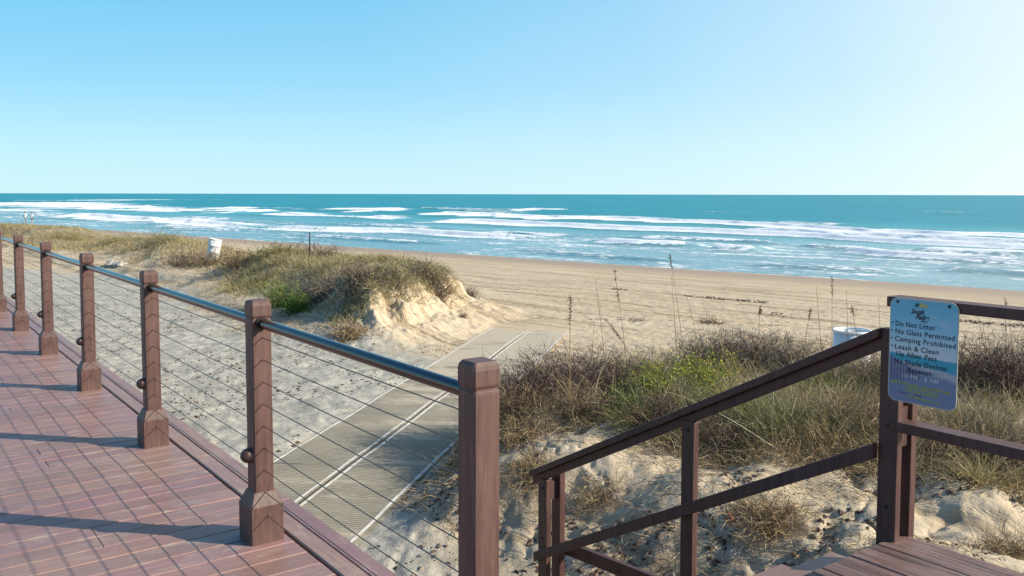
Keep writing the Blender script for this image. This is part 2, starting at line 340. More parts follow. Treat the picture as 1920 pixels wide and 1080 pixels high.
for pts, hw, st in BR:
    wp = [at(u, v, 0.0) for u, v in pts]
    ps = np.array([alng(p.x, p.y) for p in wp]); po = np.array([float(offs(np.array(p.x), np.array(p.y))) for p in wp])
    hwid = np.array([hw * p.y ** 2 / (F0 * CAMZ) * .60 for p in wp])
    k = np.argsort(ps); ps, po, hwid = ps[k], po[k], hwid[k]
    ln = ps[-1] - ps[0]; ed = min(8, ln * .22)
    ol = np.interp(S, ps, po) + .7 * hwid.mean() * fbm(S / 9, O * 0 + hw, 90, 3)
    wv = np.interp(S, ps, hwid) * (.35 + 1.5 * vnoise(S / 6, O * 0 + hw, 97))
    env = sstep(ps[0] - ed * .4, ps[0] + ed, S) * sstep(ps[-1] + ed * .4, ps[-1] - ed, S)
    q = (O - ol) / np.maximum(wv, .05)
    prof = sstep(-.95, -.7, q) * (1 - sstep(.1, 1.3, q))
    FO = np.maximum(FO, prof * env * st * (.72 + .4 * vnoise(S / 4.5, O / 1.0, 99)))
    hgt = .40 * min(1, hw / 3.2)
    Z = np.maximum(Z, hgt * env * np.where(O > ol, np.exp(-((O - ol) / 2.6) ** 2), np.exp(-((O - ol) / .9) ** 2)))
    FACE = np.maximum(FACE, env * .8 * np.exp(-((O - ol + wv * 1.1 + .3) / (.5 * wv + .6)) ** 2)); FACE = np.maximum(FACE, env * .35 * np.exp(-((O - ol - wv * 1.8) / 2.2) ** 2))  # mask for painted shade at the foot of each breaker and behind it
# swells out past the break
sw = np.sin(O / 3.6 + 2.6 * fbm(S / 45, O / 45, 111, 2)) * (.5 + .8 * fbm(S / 30, O / 9, 113, 2))
Z = Z + .12 * np.clip(sw, -1, 1) * sstep(6, 25, O) * sstep(900, 200, O) + .05 * fbm(S / 2.2, O / .9, 115, 3) * sstep(0, 8, O) * sstep(500, 120, O)
FACE = np.clip(FACE + .0 * sw, 0, 1)
edge = sstep(-.9, -.3, O + .25 * fbm(S / 1.5, O, 120, 3) * 2) * (1 - sstep(-.2, 1.3, O + .8 * fbm(S / 4, O / 2, 121, 2)))
FO = np.maximum(FO, .85 * edge)
thin = sstep(-1.5, 2, O) * (1 - sstep(14, 46, O)) * .31 + .18 * np.exp(-((O - 30) / 22) ** 2)
FO = np.maximum(FO, thin * (.35 + 1.1 * vnoise(S / 9, O / 1.6, 131)))
DIST = sstep(5, 110, O)
Z = Z - .02
sg = npmesh('sea', np.stack([X, Y, Z], -1).reshape(-1, 3), gridq(len(az), len(rr)), np.stack([FO, DIST, FACE], -1).reshape(-1, 3), True)
m = NT('sea_water'); P = m.coord('Object', None, None); a = m.n('ShaderNodeAttribute', _attribute_name='col'); sp = m.n('ShaderNodeSeparateColor'); m.l(a.outputs[0], sp.inputs[0])
R_ = m.coord('Object', None, (0, 0, -TS))
def mp(scale):
    q = m.n('ShaderNodeMapping'); m.l(R_, q.inputs[0]); q.inputs['Scale'].default_value = scale; return q.outputs[0]
big = m.noise(mp((.12, .03, 1)), 1, 4, .6)          # x = offshore, y = along the shore
mid_ = m.noise(mp((.9, .3, 1)), 1, 6, .68, .4)
fin = m.noise(mp((3.2, 1.2, 1)), 1, 5, .7, .5)
wc = m.ramp(sp.outputs[1], [(0, (.24, .46, .49)), (.22, (.13, .44, .49)), (.55, (.04, .39, .45)), (1, (.010, .28, .36))])
wc = m.mix(m.ramp(big, [(.42, 0), (.7, .5)]), wc, (.02, .17, .19))
wc = m.mix(m.math('MULTIPLY', sp.outputs[2], .9), wc, (.025, .19, .20))  # shadow under the breaker crests, painted into the water colour
wc = m.mix(m.ramp(mid_, [(.5, 0), (.8, .35)]), wc, (.03, .20, .26))
fn = m.math('ADD', sp.outputs[0], m.math('MULTIPLY', m.math('SUBTRACT', m.math('ADD', m.math('MULTIPLY', fin, .6), m.math('MULTIPLY', mid_, .6)), .6), 2.3))
fm = m.ramp(fn, [(.42, 0), (.50, .35), (.66, 1)])
c = m.mix(fm, wc, (.86, .88, .88))
rg = m.math('ADD', .16, m.math('MULTIPLY', fm, .5))
m.set(c, rg, IOR=1.33); m.b.inputs['Specular IOR Level'].default_value = .22
hb = m.math('ADD', m.math('MULTIPLY', mid_, 1.0), m.math('ADD', m.math('MULTIPLY', fin, .35), m.math('MULTIPLY', fm, .15)))
bs = m.bump(hb, .8, .16); m.b.inputs['Specular IOR Level'].default_value = 0.0; m.b.inputs['Roughness'].default_value = .8
for lk in list(m.b.inputs['Roughness'].links): m.t.links.remove(lk)
gl = m.n('ShaderNodeBsdfGlossy'); gl.inputs['Roughness'].default_value = .22; m.l(bs.outputs[0], gl.inputs['Normal'])
fr__ = m.n('ShaderNodeFresnel'); fr__.inputs['IOR'].default_value = 1.33; m.l(bs.outputs[0], fr__.inputs['Normal'])
cap = m.ramp(sp.outputs[1], [(0, .48), (.35, .38), (1, .20)])      # steeper wave faces turned to the viewer farther out reflect less
ff = m.math('MULTIPLY', m.math('MINIMUM', fr__.outputs[0], cap), m.math('SUBTRACT', 1, m.math('MULTIPLY', fm, .9)))
mxs = m.n('ShaderNodeMixShader'); m.l(ff, mxs.inputs[0]); m.l(m.b.outputs[0], mxs.inputs[1]); m.l(gl.outputs[0], mxs.inputs[2]); m.l(mxs.outputs[0], m.out.inputs[0])
M_sea = m.m
tag(link('sea', sg, M_sea), kind='structure')
# ------------------------------------------------------------------ beach mat
dm = (math.sin(rad(12.5)), math.cos(rad(12.5))); nm = (dm[1], -dm[0])
def strip(name, o0, o1, l0, l1, dz, mat, no=3, step=.12, jag=0, parent=None):
    nl = int((l1 - l0) / step) + 1; L = np.linspace(l0, l1, nl); Ov = np.linspace(o0, o1, no)
    LL, OO = np.meshgrid(L, Ov, indexing='ij')
    if jag: LL = LL.copy(); LL[-1] += jag * np.linspace(-1, 1, no)
    X = OO * nm[0] + LL * dm[0]; Y = OO * nm[1] + LL * dm[1]
    Z = terrain(X, Y)
    Z = 1.2 + .012 * fbm(X / 1.2, Y / 1.2, 141, 2) + .03 + dz
    Z = Z - .10 * sstep(17.8, 20.6, LL + .5 * fbm(LL * 0 + OO * 1.5, LL, 153, 2)); OO = OO + .014 * fbm(LL * .7, LL * 0 + 3, 155, 3) + .006 * fbm(LL * 3, LL * 0, 156, 2)
    V = np.stack([OO, LL, Z], -1).reshape(-1, 3)
    i = np.arange(nl - 1)[:, None] * no + np.arange(no - 1)[None, :]
    Q = np.stack([i, i + 1, i + no + 1, i + no], -1).reshape(-1, 4)
    return link(name, npmesh(name, V, Q, None, True), mat, parent, (0, 0, 0), -rad(12.5))
m = NT('woven_beach_mat'); P = m.coord('Object'); wv = m.n('ShaderNodeTexWave'); wv.bands_direction = 'Y'; wv.inputs['Scale'].default_value = 7.0; wv.inputs['Distortion'].default_value = .6; wv.inputs['Detail Scale'].default_value = 2
m.l(P, wv.inputs[0]); n1 = m.noise(P, 1.4, 6, .7); n2 = m.noise(P, 40, 4, .7); n5 = m.noise(m.coord('Object', (.6, 3, 1)), 1, 4, .6)
c = m.mix(m.ramp(n1, [(.35, 0), (.65, 1)]), (.30, .27, .20), (.43, .38, .28))
c = m.mix(m.ramp(wv.outputs[1], [(.1, .55), (.6, 0)]), c, (.10, .085, .06))
sy_ = m.n('ShaderNodeSeparateXYZ'); m.l(P, sy_.inputs[0]); far_ = m.ramp(m.math('DIVIDE', sy_.outputs[1], 20), [(.5, 0), (1, .42)])
c = m.mix(m.ramp(m.math('ADD', m.math('ADD', n5, far_), m.math('MULTIPLY', m.math('SUBTRACT', n1, .5), .6)), [(.57, 0), (.72, .85)]), c, (.58, .49, .36)); c = m.mix(m.ramp(n2, [(.3, .4), (.55, 0)]), c, (.12, .10, .07))
m.bump(wv.outputs[1], .8, .01); M_mat = m.set(c, .9)
m = NT('mat_white_edging'); n1 = m.noise(m.coord('Object'), 6, 6, .7); M_edge = m.set(m.mix(m.ramp(n1, [(.42, 0), (.66, .85)]), (.74, .71, .64), (.50, .44, .34)), .85)
MC = -3.78
mats = []
for k, (o0, o1, lab) in enumerate(((MC - .90, MC - .012, 'left strip of woven khaki beach mat with white edges, farther from the corner post'), (MC + .012, MC + .90, 'right strip of woven khaki beach mat with white edges, beside the scrub covered sand mound'))):
    root = strip('beach_mat', o0, o1, 3.5, 20.6 - 1.6 * k, 0, M_mat, 9, .1, .25)
    tag(root, lab, 'beach mat', 'mats laid side by side on the sand')
    for e0, e1 in ((o0 + .02, o0 + .054), (o1 - .054, o1 - .02)):
        ed = strip('edge_stripe', e0, e1, 3.5, 20.4 - 1.6 * k, .005, M_edge, 2, .1); ed.parent = root
        ed.matrix_parent_inverse = Matrix.Rotation(rad(12.5), 4, 'Z')
# ------------------------------------------------------------------ boardwalk deck
root = empty('boardwalk', (0, 0, 0), TH); tag(root, kind='structure')
def planks(name, mat, rects, parent, zt, th=.038, axis='x'):
    vs = []; fs = []; cs = []
    for (x0, x1, y0, y1) in rects:
        j = random.uniform(-.0015, .0015); b = .004; k = .90 + .2 * random.random(); tint = (k, k * random.uniform(.94, 1.04), k * random.uniform(.92, 1.06))
        o = len(vs)
        for (e, z) in ((0, zt - th), (0, zt - b), (b, zt)):
            vs += [(x0+e, y0+e, z+j), (x1-e, y0+e, z+j), (x1-e, y1-e, z+j), (x0+e, y1-e, z+j)]
        for l in (0, 4):
            for q in range(4): fs.append((o+l+q, o+l+(q+1)%4, o+l+4+(q+1)%4, o+l+4+q))
        fs.append((o+8, o+9, o+10, o+11)); fs.append((o+3, o+2, o+1, o)); cs += [tint] * 12
    return link(name, npmesh(name, vs, fs, np.array(cs)), mat, parent)
R = []; t = -3.0; k = 0
while t < 26:
    cut = [-2.6, 1.505]
    mid = random.choice([None, None, None, None, None, -.2, .35, .8, .1]); g = .0025
    if mid is None: R.append((cut[0], cut[1], t + g, t + .142 - g))
    else: R += [(cut[0], mid - .0004, t + g, t + .142 - g), (mid + .0004, cut[1], t + g, t + .142 - g)]
    t += .142
planks('plank', M_deckx, R, root, DECK)
R = []
for a0, a1 in ((1.517, 1.605), (1.609, 1.70)):
    t = -3.0 if a0 > 1.6 else -2
    while t < 26: R.append((a0, a1, t + .002, t + 3.6 - .002)); t += 3.6
planks('border_board', M_decky, R, root, DECK + .004)
mb = MB(); mb.box(1.655, 1.69, -3, 26, DECK - .26, DECK - .036); mb.build('fascia_board', M_rail, root)
mb = MB(); mb.box(-2.5, 1.62, -3, 26, DECK - .24, DECK - .045); mb.build('joist', M_rail, root)
mb = MB()
for t in np.arange(-2, 26, 2.4):
    for a in (-2.2, 1.35): mb.box(a - .09, a + .09, t - .09, t + .09, .6, DECK - .24)
mb.build('pile', M_rail, root)
# landing at the head of the stairs
land = empty('stair_landing', (0, 0, 0), TH); tag(land, kind='structure')
R = []; a = 1.71
while a < 3.7: R.append((a + .002, a + .205, -3, 2.118 + random.uniform(-.004, .006))); a += .2085
planks('plank', M_landing, R, land, DECK - .003)
mb = MB(); mb.box(1.72, 3.77, -3, 2.09, DECK - .24, DECK - .046); mb.build('joist', M_rail, land)
st = empty('staircase', bw(2.76, 2.122, 0), TH); tag(st, 'brown wooden stairs going down from the landing past the sign post', 'stairs')
RISE, RUN, NST = .158, .283, 9
for i in range(NST):
    t0 = .0 + i * RUN; z = DECK - RISE * (i + 1)
    planks('tread', M_deckx, [(-1.04, .93, t0 + .004, t0 + .140), (-1.04, .93, t0 + .145, t0 + .288)], st, z)
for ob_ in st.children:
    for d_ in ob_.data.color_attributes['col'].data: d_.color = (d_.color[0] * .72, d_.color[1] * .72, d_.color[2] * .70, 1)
for a in (-1.085, .935):
    mb = MB(); L = NST * RUN; sl = RISE / RUN
    mb.add([(a, .0, DECK - .30), (a, 0, DECK - .08), (a, L, DECK - .08 - L * sl), (a, L, DECK - .34 - L * sl), (a + .04, .0, DECK - .30), (a + .04, 0, DECK - .08), (a + .04, L, DECK - .08 - L * sl), (a + .04, L, DECK - .34 - L * sl)],
           [(0,1,2,3),(7,6,5,4),(0,4,5,1),(1,5,6,2),(2,6,7,3),(3,7,4,0)]); mb.build('stringer', M_rail, st)
# ------------------------------------------------------------------ cable railing
CT = [2.06, 3.80, 5.64, 7.55, 9.45, 11.3, 13.2, 15.1, 17.0, 18.9]; CA = 1.40
HW = .0445
fr = empty('cable_railing', bw(CA, CT[0], DECK), TH); tag(fr, 'brown post and steel cable railing with a round metal handrail along the boardwalk edge', 'railing')
pm = MB(); pm.sq([(HW, 0), (HW, .985), (HW * .985, .992), (HW * .90, .996), (HW * .90, 1.002), (HW * 1.0, 1.008), (HW * 1.03, 1.014), (HW * 1.03, 1.055), (HW * .98, 1.068), (HW * .80, 1.078)]); pmesh = pm.mesh('post')
pmesh.materials.append(M_post)
bm_ = MB(); bm_.sq([(.076, 0), (.076, .165), (.071, .172), (HW + .006, .222), (HW + .001, .226)], ch=.07); bmesh_ = bm_.mesh('base_block'); bmesh_.materials.append(M_post)
# round hooded step light on the deck face of each post
lm = MB()
def disc(x, r, n=20): return [(x, r * math.cos(2*math.pi*k/n), r * math.sin(2*math.pi*k/n)) for k in range(n)]
lm.rings([disc(0, .036), disc(-.010, .036), disc(-.012, .030)], True, True)
hood = [disc(-.010, .031)] + [disc(-.012 - .034 * math.sin(q), .033 * math.cos(q)) for q in (0, .35, .7, 1.05, 1.3, 1.5)]
lm.rings(hood, True, True)
lm.box(-.016, -.010, -.034, .034, -.003, .004)
lmesh = lm.mesh('step_light'); lmesh.materials.append(M_light)
for i, t in enumerate(CT):
    p = link('post', pmesh, None, fr, (0, t - CT[0], 0), rad(random.uniform(-1, 1)))
    p.rotation_euler.x = rad(random.uniform(-.3, .3)); p.rotation_euler.y = rad(random.uniform(-.3, .3))
    if i: link('base_block', bmesh_, None, p)
    else:
        b0 = MB(); b0.sq([(.076, 0), (.076, .165), (.071, .172), (HW + .006, .222), (HW + .001, .226)], ch=.07); b0.build('base_block', M_post, p)
    if i: link('step_light', lmesh, None, p, (-HW, 0, .385))
for i in range(len(CT) - 1):
    y0, y1 = CT[i] - CT[0] + HW - .002, CT[i + 1] - CT[0] - HW + .002
    mb = MB(); mb.tube([(0, y0, .978), (0, y1, .978)], .0225, 24); h_ = mb.build('handrail', M_metal, fr)
    for q in (y0, y1 - .012): mb = MB(); mb.tube([(0, q, .978), (0, q + .012, .978)], .029, 20); mb.build('flange', M_dark, h_)
for k in range(9):
    z = .123 + .099 * k
    pts = []
    for i in range(len(CT) - 1):
        for q in range(8): s = q / 8; pts.append((0, CT[i] - CT[0] + s * (CT[i+1] - CT[i]), z - .004 * 4 * s * (1 - s)))
    mb = MB(); mb.tube(pts, .0021, 6); mb.build('cable', M_cable, fr)
# ------------------------------------------------------------------ stair and landing railing
RA = 3.66
sr = empty('stair_railing', bw(RA, 2.125, DECK), TH); tag(sr, 'dark brown wooden two bar railing of the landing and the stairs', 'railing')
T0 = 2.125
mb = MB(); mb.box(0, .042, -.045, .045, -.25, .955); mb.build('post', M_rail, sr, bevel=.003)
mb = MB(); mb.box(.118, .165, -.045, .045, -.25, 1.05); mb.build('post', M_rail, sr, bevel=.003)
for q in ((.42, .60), (.9, 1.04)): mb = MB(); mb.box(.044, .116, -.03, .03, *q); mb.build('spacer_block', M_rail, sr)
mb = MB(); mb.box(-.004, .10, -4.2, .022, 1.055, 1.10); mb.build('top_rail', M_rail, sr, bevel=.004)
mb = MB(); mb.box(-.004, .088, -4.2, -.005, .50, .545); mb.build('middle_rail', M_rail, sr, bevel=.004)
mb = MB(); mb.box(.118, .165, -2.0, -1.91, -.25, 1.05); mb.build('post', M_rail, sr, bevel=.003)
def slope_bar(name, t0, z0, t1, z1, x0, x1, h):
    mb = MB(); mb.add([(x0,t0,z0-h),(x1,t0,z0-h),(x1,t0,z0),(x0,t0,z0),(x0,t1,z1-h),(x1,t1,z1-h),(x1,t1,z1),(x0,t1,z1)],
        [(0,1,2,3),(7,6,5,4),(0,4,5,1),(1,5,6,2),(2,6,7,3),(3,7,4,0)]); return mb.build(name, M_rail, sr, bevel=.004)
slope_bar('sloping_handrail', .047, .955, 2.60, -.354, -.03, .062, .042)
slope_bar('handrail_backing', .047, .910, 2.6, -.398, .004, .042, .055)
slope_bar('sloping_middle_rail', .047, .435, 2.532, -.898, -.042, -.002, .072)
mb = MB(); mb.box(0, .042, 1.14, 1.23, -1.65, .29); mb.build('post', M_rail, sr, bevel=.003)
mb = MB(); mb.box(0, .042, 2.44, 2.53, -1.75, -.385); mb.build('post', M_rail, sr, bevel=.003)
mb = MB(); mb.box(.118, .165, 2.44, 2.53, -1.75, -.345); mb.build('post', M_rail, sr, bevel=.003)
mb = MB(); mb.box(.044, .116, 2.47, 2.51, -.54, -.41); mb.build('spacer_block', M_rail, sr)
for (y_, z_) in ((0, .52), (0, .90), (1.185, -.20), (1.185, .24), (2.485, -.45), (2.485, -.80), (0, .15)):
    mb = MB(); mb.rings([[(x_, y_ + .009 * math.cos(2*math.pi*k/10), z_ + .009 * math.sin(2*math.pi*k/10)) for k in range(10)] for x_ in (0, -.005)]); mb.build('bolt', M_dark, sr)
slope_bar('lower_brace', .3, -.70, 2.47, -.85, .167, .205, .09)
# ------------------------------------------------------------------ the rules sign
sg_ = empty('rules_sign', bw(RA - .012, 2.124, DECK + 1.10), TH)
tag(sg_, 'blue beach rules sign with rounded corners bolted to the landing post', 'sign')
SW, SH = .305, .457
def rrect(w_, h_, r, x, inset=0, n=8):
    pts = []
    for cx, cy, a0 in ((-r, -r, 0), (-w_ + r, -r, 90), (-w_ + r, -h_ + r, 180), (-r, -h_ + r, 270)):
        for k in range(n + 1):
            q = rad(a0 + 90 * k / n); pts.append((x, cx + (r - inset) * math.cos(q), cy + (r - inset) * math.sin(q)))
    return pts
mb = MB(); mb.rings([rrect(SW, SH, .035, .003), rrect(SW, SH, .035, 0.0005), rrect(SW, SH, .035, 0)][::-1]); 
m = NT('sign_metal_edge'); M_se = m.set((.5, .52, .5), .45, Metallic=.4)
mb.build('plate', M_se, sg_)
m = NT('printed_beach_picture'); P = m.coord('Object'); sx = m.n('ShaderNodeSeparateXYZ'); m.l(P, sx.inputs[0])
yv = m.math('DIVIDE', m.math('MULTIPLY', sx.outputs[2], -1), SH); xv = m.math('DIVIDE', m.math('MULTIPLY', sx.outputs[1], -1), SW)  # 0..1 down, 0..1 right
cl = m.noise(m.coord('Object', (1, 9, 16)), 1, 5, .6)
base = m.ramp(yv, [(0, (.14, .46, .60)), (.25, (.24, .56, .72)), (.42, (.52, .68, .74)), (.53, (.70, .71, .72))])
base = m.mix(m.ramp(cl, [(.5, 0), (.7, .6)]), base, (.50, .62, .70))
yt = m.math('SUBTRACT', yv, m.math('MULTIPLY', xv, .02))
base = m.mix(m.ramp(m.math('ADD', yt, m.math('MULTIPLY', cl, .02)), [(.535, 0), (.545, 1)]), base, (.04, .36, .48))
sandc = m.mix(m.ramp(m.noise(m.coord('Object', (1, 14, 30)), 1, 4), [(.42, 0), (.6, 1)]), (.50, .50, .52), (.40, .37, .40))
base = m.mix(m.ramp(m.math('ADD', yt, m.math('MULTIPLY', xv, -.05)), [(.585, 0), (.60, 1)]), base, sandc)
dv = m.math('SUBTRACT', m.math('ADD', yt, m.math('MULTIPLY', m.math('SUBTRACT', 1, xv), .10)), .02)
base = m.mix(m.ramp(m.math('ADD', dv, m.math('MULTIPLY', cl, .08)), [(.71, 0), (.76, 1)]), base, (.20, .24, .36))
wv = m.n('ShaderNodeTexWave'); wv.bands_direction = 'Y'; wv.inputs['Scale'].default_value = 22; m.l(P, wv.inputs[0])
fk = m.math('MULTIPLY', m.math('MULTIPLY', m.ramp(xv, [(.44, 1), (.50, 0)]), m.ramp(m.math('SUBTRACT', yv, m.math('MULTIPLY', xv, .32)), [(.548, 0), (.553, 1)])), m.ramp(m.math('ADD', yv, m.math('MULTIPLY', xv, .1)), [(.80, 1), (.82, 0)]))
base = m.mix(m.math('MULTIPLY', fk, .85), base, m.mix(m.ramp(wv.outputs[1], [(.4, 0), (.6, 1)]), (.07, .08, .17), (.25, .25, .36)))
M_pic = m.set(base, .35)
mb = MB(); mb.add([(-.0012, p[1], p[2]) for p in rrect(SW, SH, .035, 0, .004)], [tuple(range(36))[::-1]]); mb.build('printed_face', M_pic, sg_)
def inkmat(n, c): return NT(n).set(c, .5)
I_k, I_w, I_y, I_r, I_g, I_o = inkmat('ink_black', (.012, .014, .03)), inkmat('ink_white', (.62, .62, .66)), inkmat('ink_yellow', (.42, .42, .06)), inkmat('ink_red', (.30, .02, .08)), inkmat('ink_teal', (.01, .16, .17)), inkmat('ink_gold', (.62, .50, .16))
def words(txt, x, y, size, mat, width=None, shear=0, rot=0, off=0, align='LEFT', name='lettering', sx=1):
    cu = bpy.data.curves.new('t', 'FONT'); cu.body = txt; cu.size = size; cu.shear = shear; cu.offset = off; cu.align_x = align; cu.space_character = 1.12
    ob = bpy.data.objects.new('t', cu); col.objects.link(ob); bpy.context.view_layer.update()
    me = bpy.data.meshes.new_from_object(ob.evaluated_get(bpy.context.evaluated_depsgraph_get()))
    bpy.data.objects.remove(ob); 
    if not len(me.vertices): return
    xs = [v.co.x for v in me.vertices]; k = (width / (max(xs) - min(xs))) if width else sx
    ca, sa = math.cos(rot), math.sin(rot)
    for v in me.vertices:
        px, py = v.co.x * k, v.co.y
        px, py = px * ca - py * sa, px * sa + py * ca
        v.co = (-.0022, -(x + px), -y + py)
    me.materials.clear(); o = link(name, me, mat, sg_); return o
words('South', .098, .062, .030, I_k, .058, .45, rad(-2), .0012)
words('Padre', .118, .084, .030, I_k, .062, .45, rad(-2), .0012)
words('Island', .142, .095, .010, I_k, .03, .3, 0, .0004)
LH = .0285
for i, (s, x, y, wd) in enumerate((('Do Not Litter', .027, .124, .178), ('No Glass Permitted', .027, .158, .262), ('Camping Prohibited', .027, .191, .268), ('Leash & Clean', .027, .226, .195), ('Up After Pets', .034, .256, .182), ('No Shade Devices', .027, .290, .232), ('Between', .09, .322, .105))):
    words(s, x, y, .031, I_k, wd, 0, 0, .0004)
words('10 PM - 8 AM', .062, .350, .026, I_w, .16, 0, 0, .0002)
def worn_line(x, y, wd, h, mat, name):       # print worn past reading: short broken strokes
    mb = MB(); q = x; r = random.Random(int(y * 1e4))
    while q < x + wd:
        w_ = r.uniform(.002, .0055); a0, a1 = r.uniform(-.25, .1) * h, r.uniform(.55, 1) * h; d = (q - x) * .045
        mb.add([(-.0022, -q, -y - d + a0), (-.0022, -q - w_, -y - d + a0 + r.uniform(-.001, .001)), (-.0022, -q - w_, -y - d + a1), (-.0022, -q, -y - d + a1)], [(0, 1, 2, 3)])
        q += w_ + (r.uniform(.0006, .0014) if r.random() < .84 else .005)
    mb.build(name, mat, sg_)
for x, y, wd in ((.016, .374, .262), (.074, .390, .15), (.078, .405, .15), (.085, .430, .15)): worn_line(x, y, wd, .009, I_y, 'lettering')
for x, y, wd in ((.055, .418, .03), (.120, .418, .035)): worn_line(x, y, wd, .008, I_r, 'lettering')
for y in (.118, .152, .185, .220, .284):
    mb = MB(); mb.add([(-.0022, -.008, -y + .006), (-.0022, -.016, -y + .010), (-.0022, -.018, -y + .003), (-.0022, -.012, -y + .001)], [(0, 1, 2, 3)]); mb.build('bullet_mark', I_g, sg_)
mb = MB(); n = 14
for cx, cy, w_, h_ in ((.128, .022, .013, .006), (.122, .028, .010, .005)):
    mb.add([(-.0022, -(cx + w_ * math.cos(2*math.pi*k/n)), -(cy - h_ * math.sin(2*math.pi*k/n))) for k in range(n)], [tuple(range(n))])
mb.build('emblem_palm', I_g, sg_)
mb = MB()
for cx, cy, w_, h_ in ((.148, .022, .013, .009), (.165, .026, .011, .006), (.140, .031, .010, .003)):
    mb.add([(-.0024, -(cx + w_ * math.cos(2*math.pi*k/n)), -(cy - h_ * math.sin(2*math.pi*k/n))) for k in range(n)], [tuple(range(n))])
mb.build('emblem_sun', I_o, sg_)
for y_, z_ in ((.035, .016), (.265, .016)):
    mb = MB(); mb.rings([disc(0, .0065, 12), disc(-.004, .0065, 12), disc(-.006, .004, 12)]); mb.build('bolt', M_dark, sg_, (0, -y_, -z_))
# ------------------------------------------------------------------ plants: fibre builder
def ribbons(Pn, D, L, W, n, droop, curl, colr, taper=.85):
    N = len(Pn); D = D / np.linalg.norm(D, axis=1, keepdims=True)
    pts = np.zeros((N, n + 1, 3)); pts[:, 0] = Pn; d = D.copy()
    step = (L / n)[:, None]; dr = np.broadcast_to(np.asarray(droop, float), (N,))[:, None] / n
    cu = np.broadcast_to(np.asarray(curl, float), (N,))[:, None] / math.sqrt(n)
    for i in range(n):
        d = d + cu * rng.normal(size=(N, 3)); d[:, 2:] -= dr * 2 * (i + .5) / n
        d /= np.linalg.norm(d, axis=1, keepdims=True); pts[:, i + 1] = pts[:, i] + d * step
    r = rng.normal(size=(N, 3)); wv_ = np.cross(D, r); wv_ /= np.linalg.norm(wv_, axis=1, keepdims=True) + 1e-9
    s = (1 - taper * np.linspace(0, 1, n + 1) ** 1.3)[None, :, None] * W[:, None, None] * .5
    V = np.stack([pts - wv_[:, None] * s, pts + wv_[:, None] * s], 2).reshape(-1, 3)
    b = (np.arange(N) * (n + 1) * 2)[:, None] + (np.arange(n) * 2)[None, :]
    Q = np.stack([b, b + 1, b + 3, b + 2], -1).reshape(-1, 4)
    cc = np.repeat(colr, (n + 1) * 2, axis=0)
    return V, Q, cc, pts
def joinm(parts):
    V = []; Q = []; Cc = []; o = 0
    for p in parts:
        V.append(p[0]); Q.append(p[1] + o); Cc.append(p[2]); o += len(p[0])
    return np.concatenate(V), np.concatenate(Q), np.concatenate(Cc)
PAL = dict(
    straw=[(.50, .39, .20), (.60, .49, .28), (.38, .28, .13), (.66, .57, .36)],
    tan=[(.30, .20, .10), (.38, .27, .14), (.24, .15, .08), (.46, .36, .21)],
    green=[(.10, .16, .03), (.16, .22, .05), (.07, .12, .03), (.22, .26, .07)],
    olive=[(.24, .25, .07), (.34, .32, .11), (.17, .18, .06), (.42, .38, .16)],
    yellow=[(.60, .52, .04), (.70, .60, .06), (.30, .34, .05), (.20, .25, .05)],
    brown=[(.10, .062, .045), (.15, .095, .068), (.07, .045, .035), (.24, .17, .12)],
    grey=[(.20, .16, .12), (.28, .23, .18), (.14, .11, .085), (.34, .29, .22)],
    purple=[(.095, .058, .052), (.14, .088, .078), (.07, .042, .04), (.24, .18, .15)],
    leafgreen=[(.06, .14, .02), (.10, .20, .04), (.05, .09, .02)])
def pick(n, mixd):
    ks = list(mixd); pr = np.array([mixd[k] for k in ks], float); pr /= pr.sum()
    pal = np.concatenate([np.array(PAL[k]) for k in ks]); pp = np.concatenate([np.full(len(PAL[k]), q / len(PAL[k])) for k, q in zip(ks, pr)])
    c_ = pal[rng.choice(len(pal), n, p=pp)]; return c_ * rng.uniform(.75, 1.2, (n, 1))
def tz(x, y): return terrain(x, y)
def hit(u, v, r0=9, r1=70):
    d = MW.to_3x3() @ Vector(((u - 960) / F0, (540 - v) / F0 + cd.shift_y * 1920 / F0, -1)); q = np.arange(r0, r1, .05)
    x, y, z = d.x * q, d.y * q, CAMZ + d.z * q; k = np.argmax(z < terrain(x, y)); return Vector((x[k], y[k], z[k]))
def grass_parts(cx, cy, n, L, W, spread, cr, mixd, droop=.9, curl=.12, seg=4):
    """n blades around tuft centres (cx, cy arrays)"""
    k = rng.integers(0, len(cx), n); x = cx[k] + rng.normal(0, cr, n); y = cy[k] + rng.normal(0, cr, n)
    z = tz(x, y) - .01
    lean = np.stack([x - cx[k], y - cy[k]], -1) / max(cr, 1e-3) * .35 * spread + rng.normal(0, .28 * spread, (n, 2))
    D = np.concatenate([lean, np.ones((n, 1))], 1); LL = L * rng.uniform(.45, 1.15, n)
    tcol = pick(len(cx), mixd)[k] * .5 + pick(n, mixd) * .5
    return ribbons(np.stack([x, y, z], -1), D, LL, W * rng.uniform(.7, 1.3, n), seg, droop, curl, tcol)
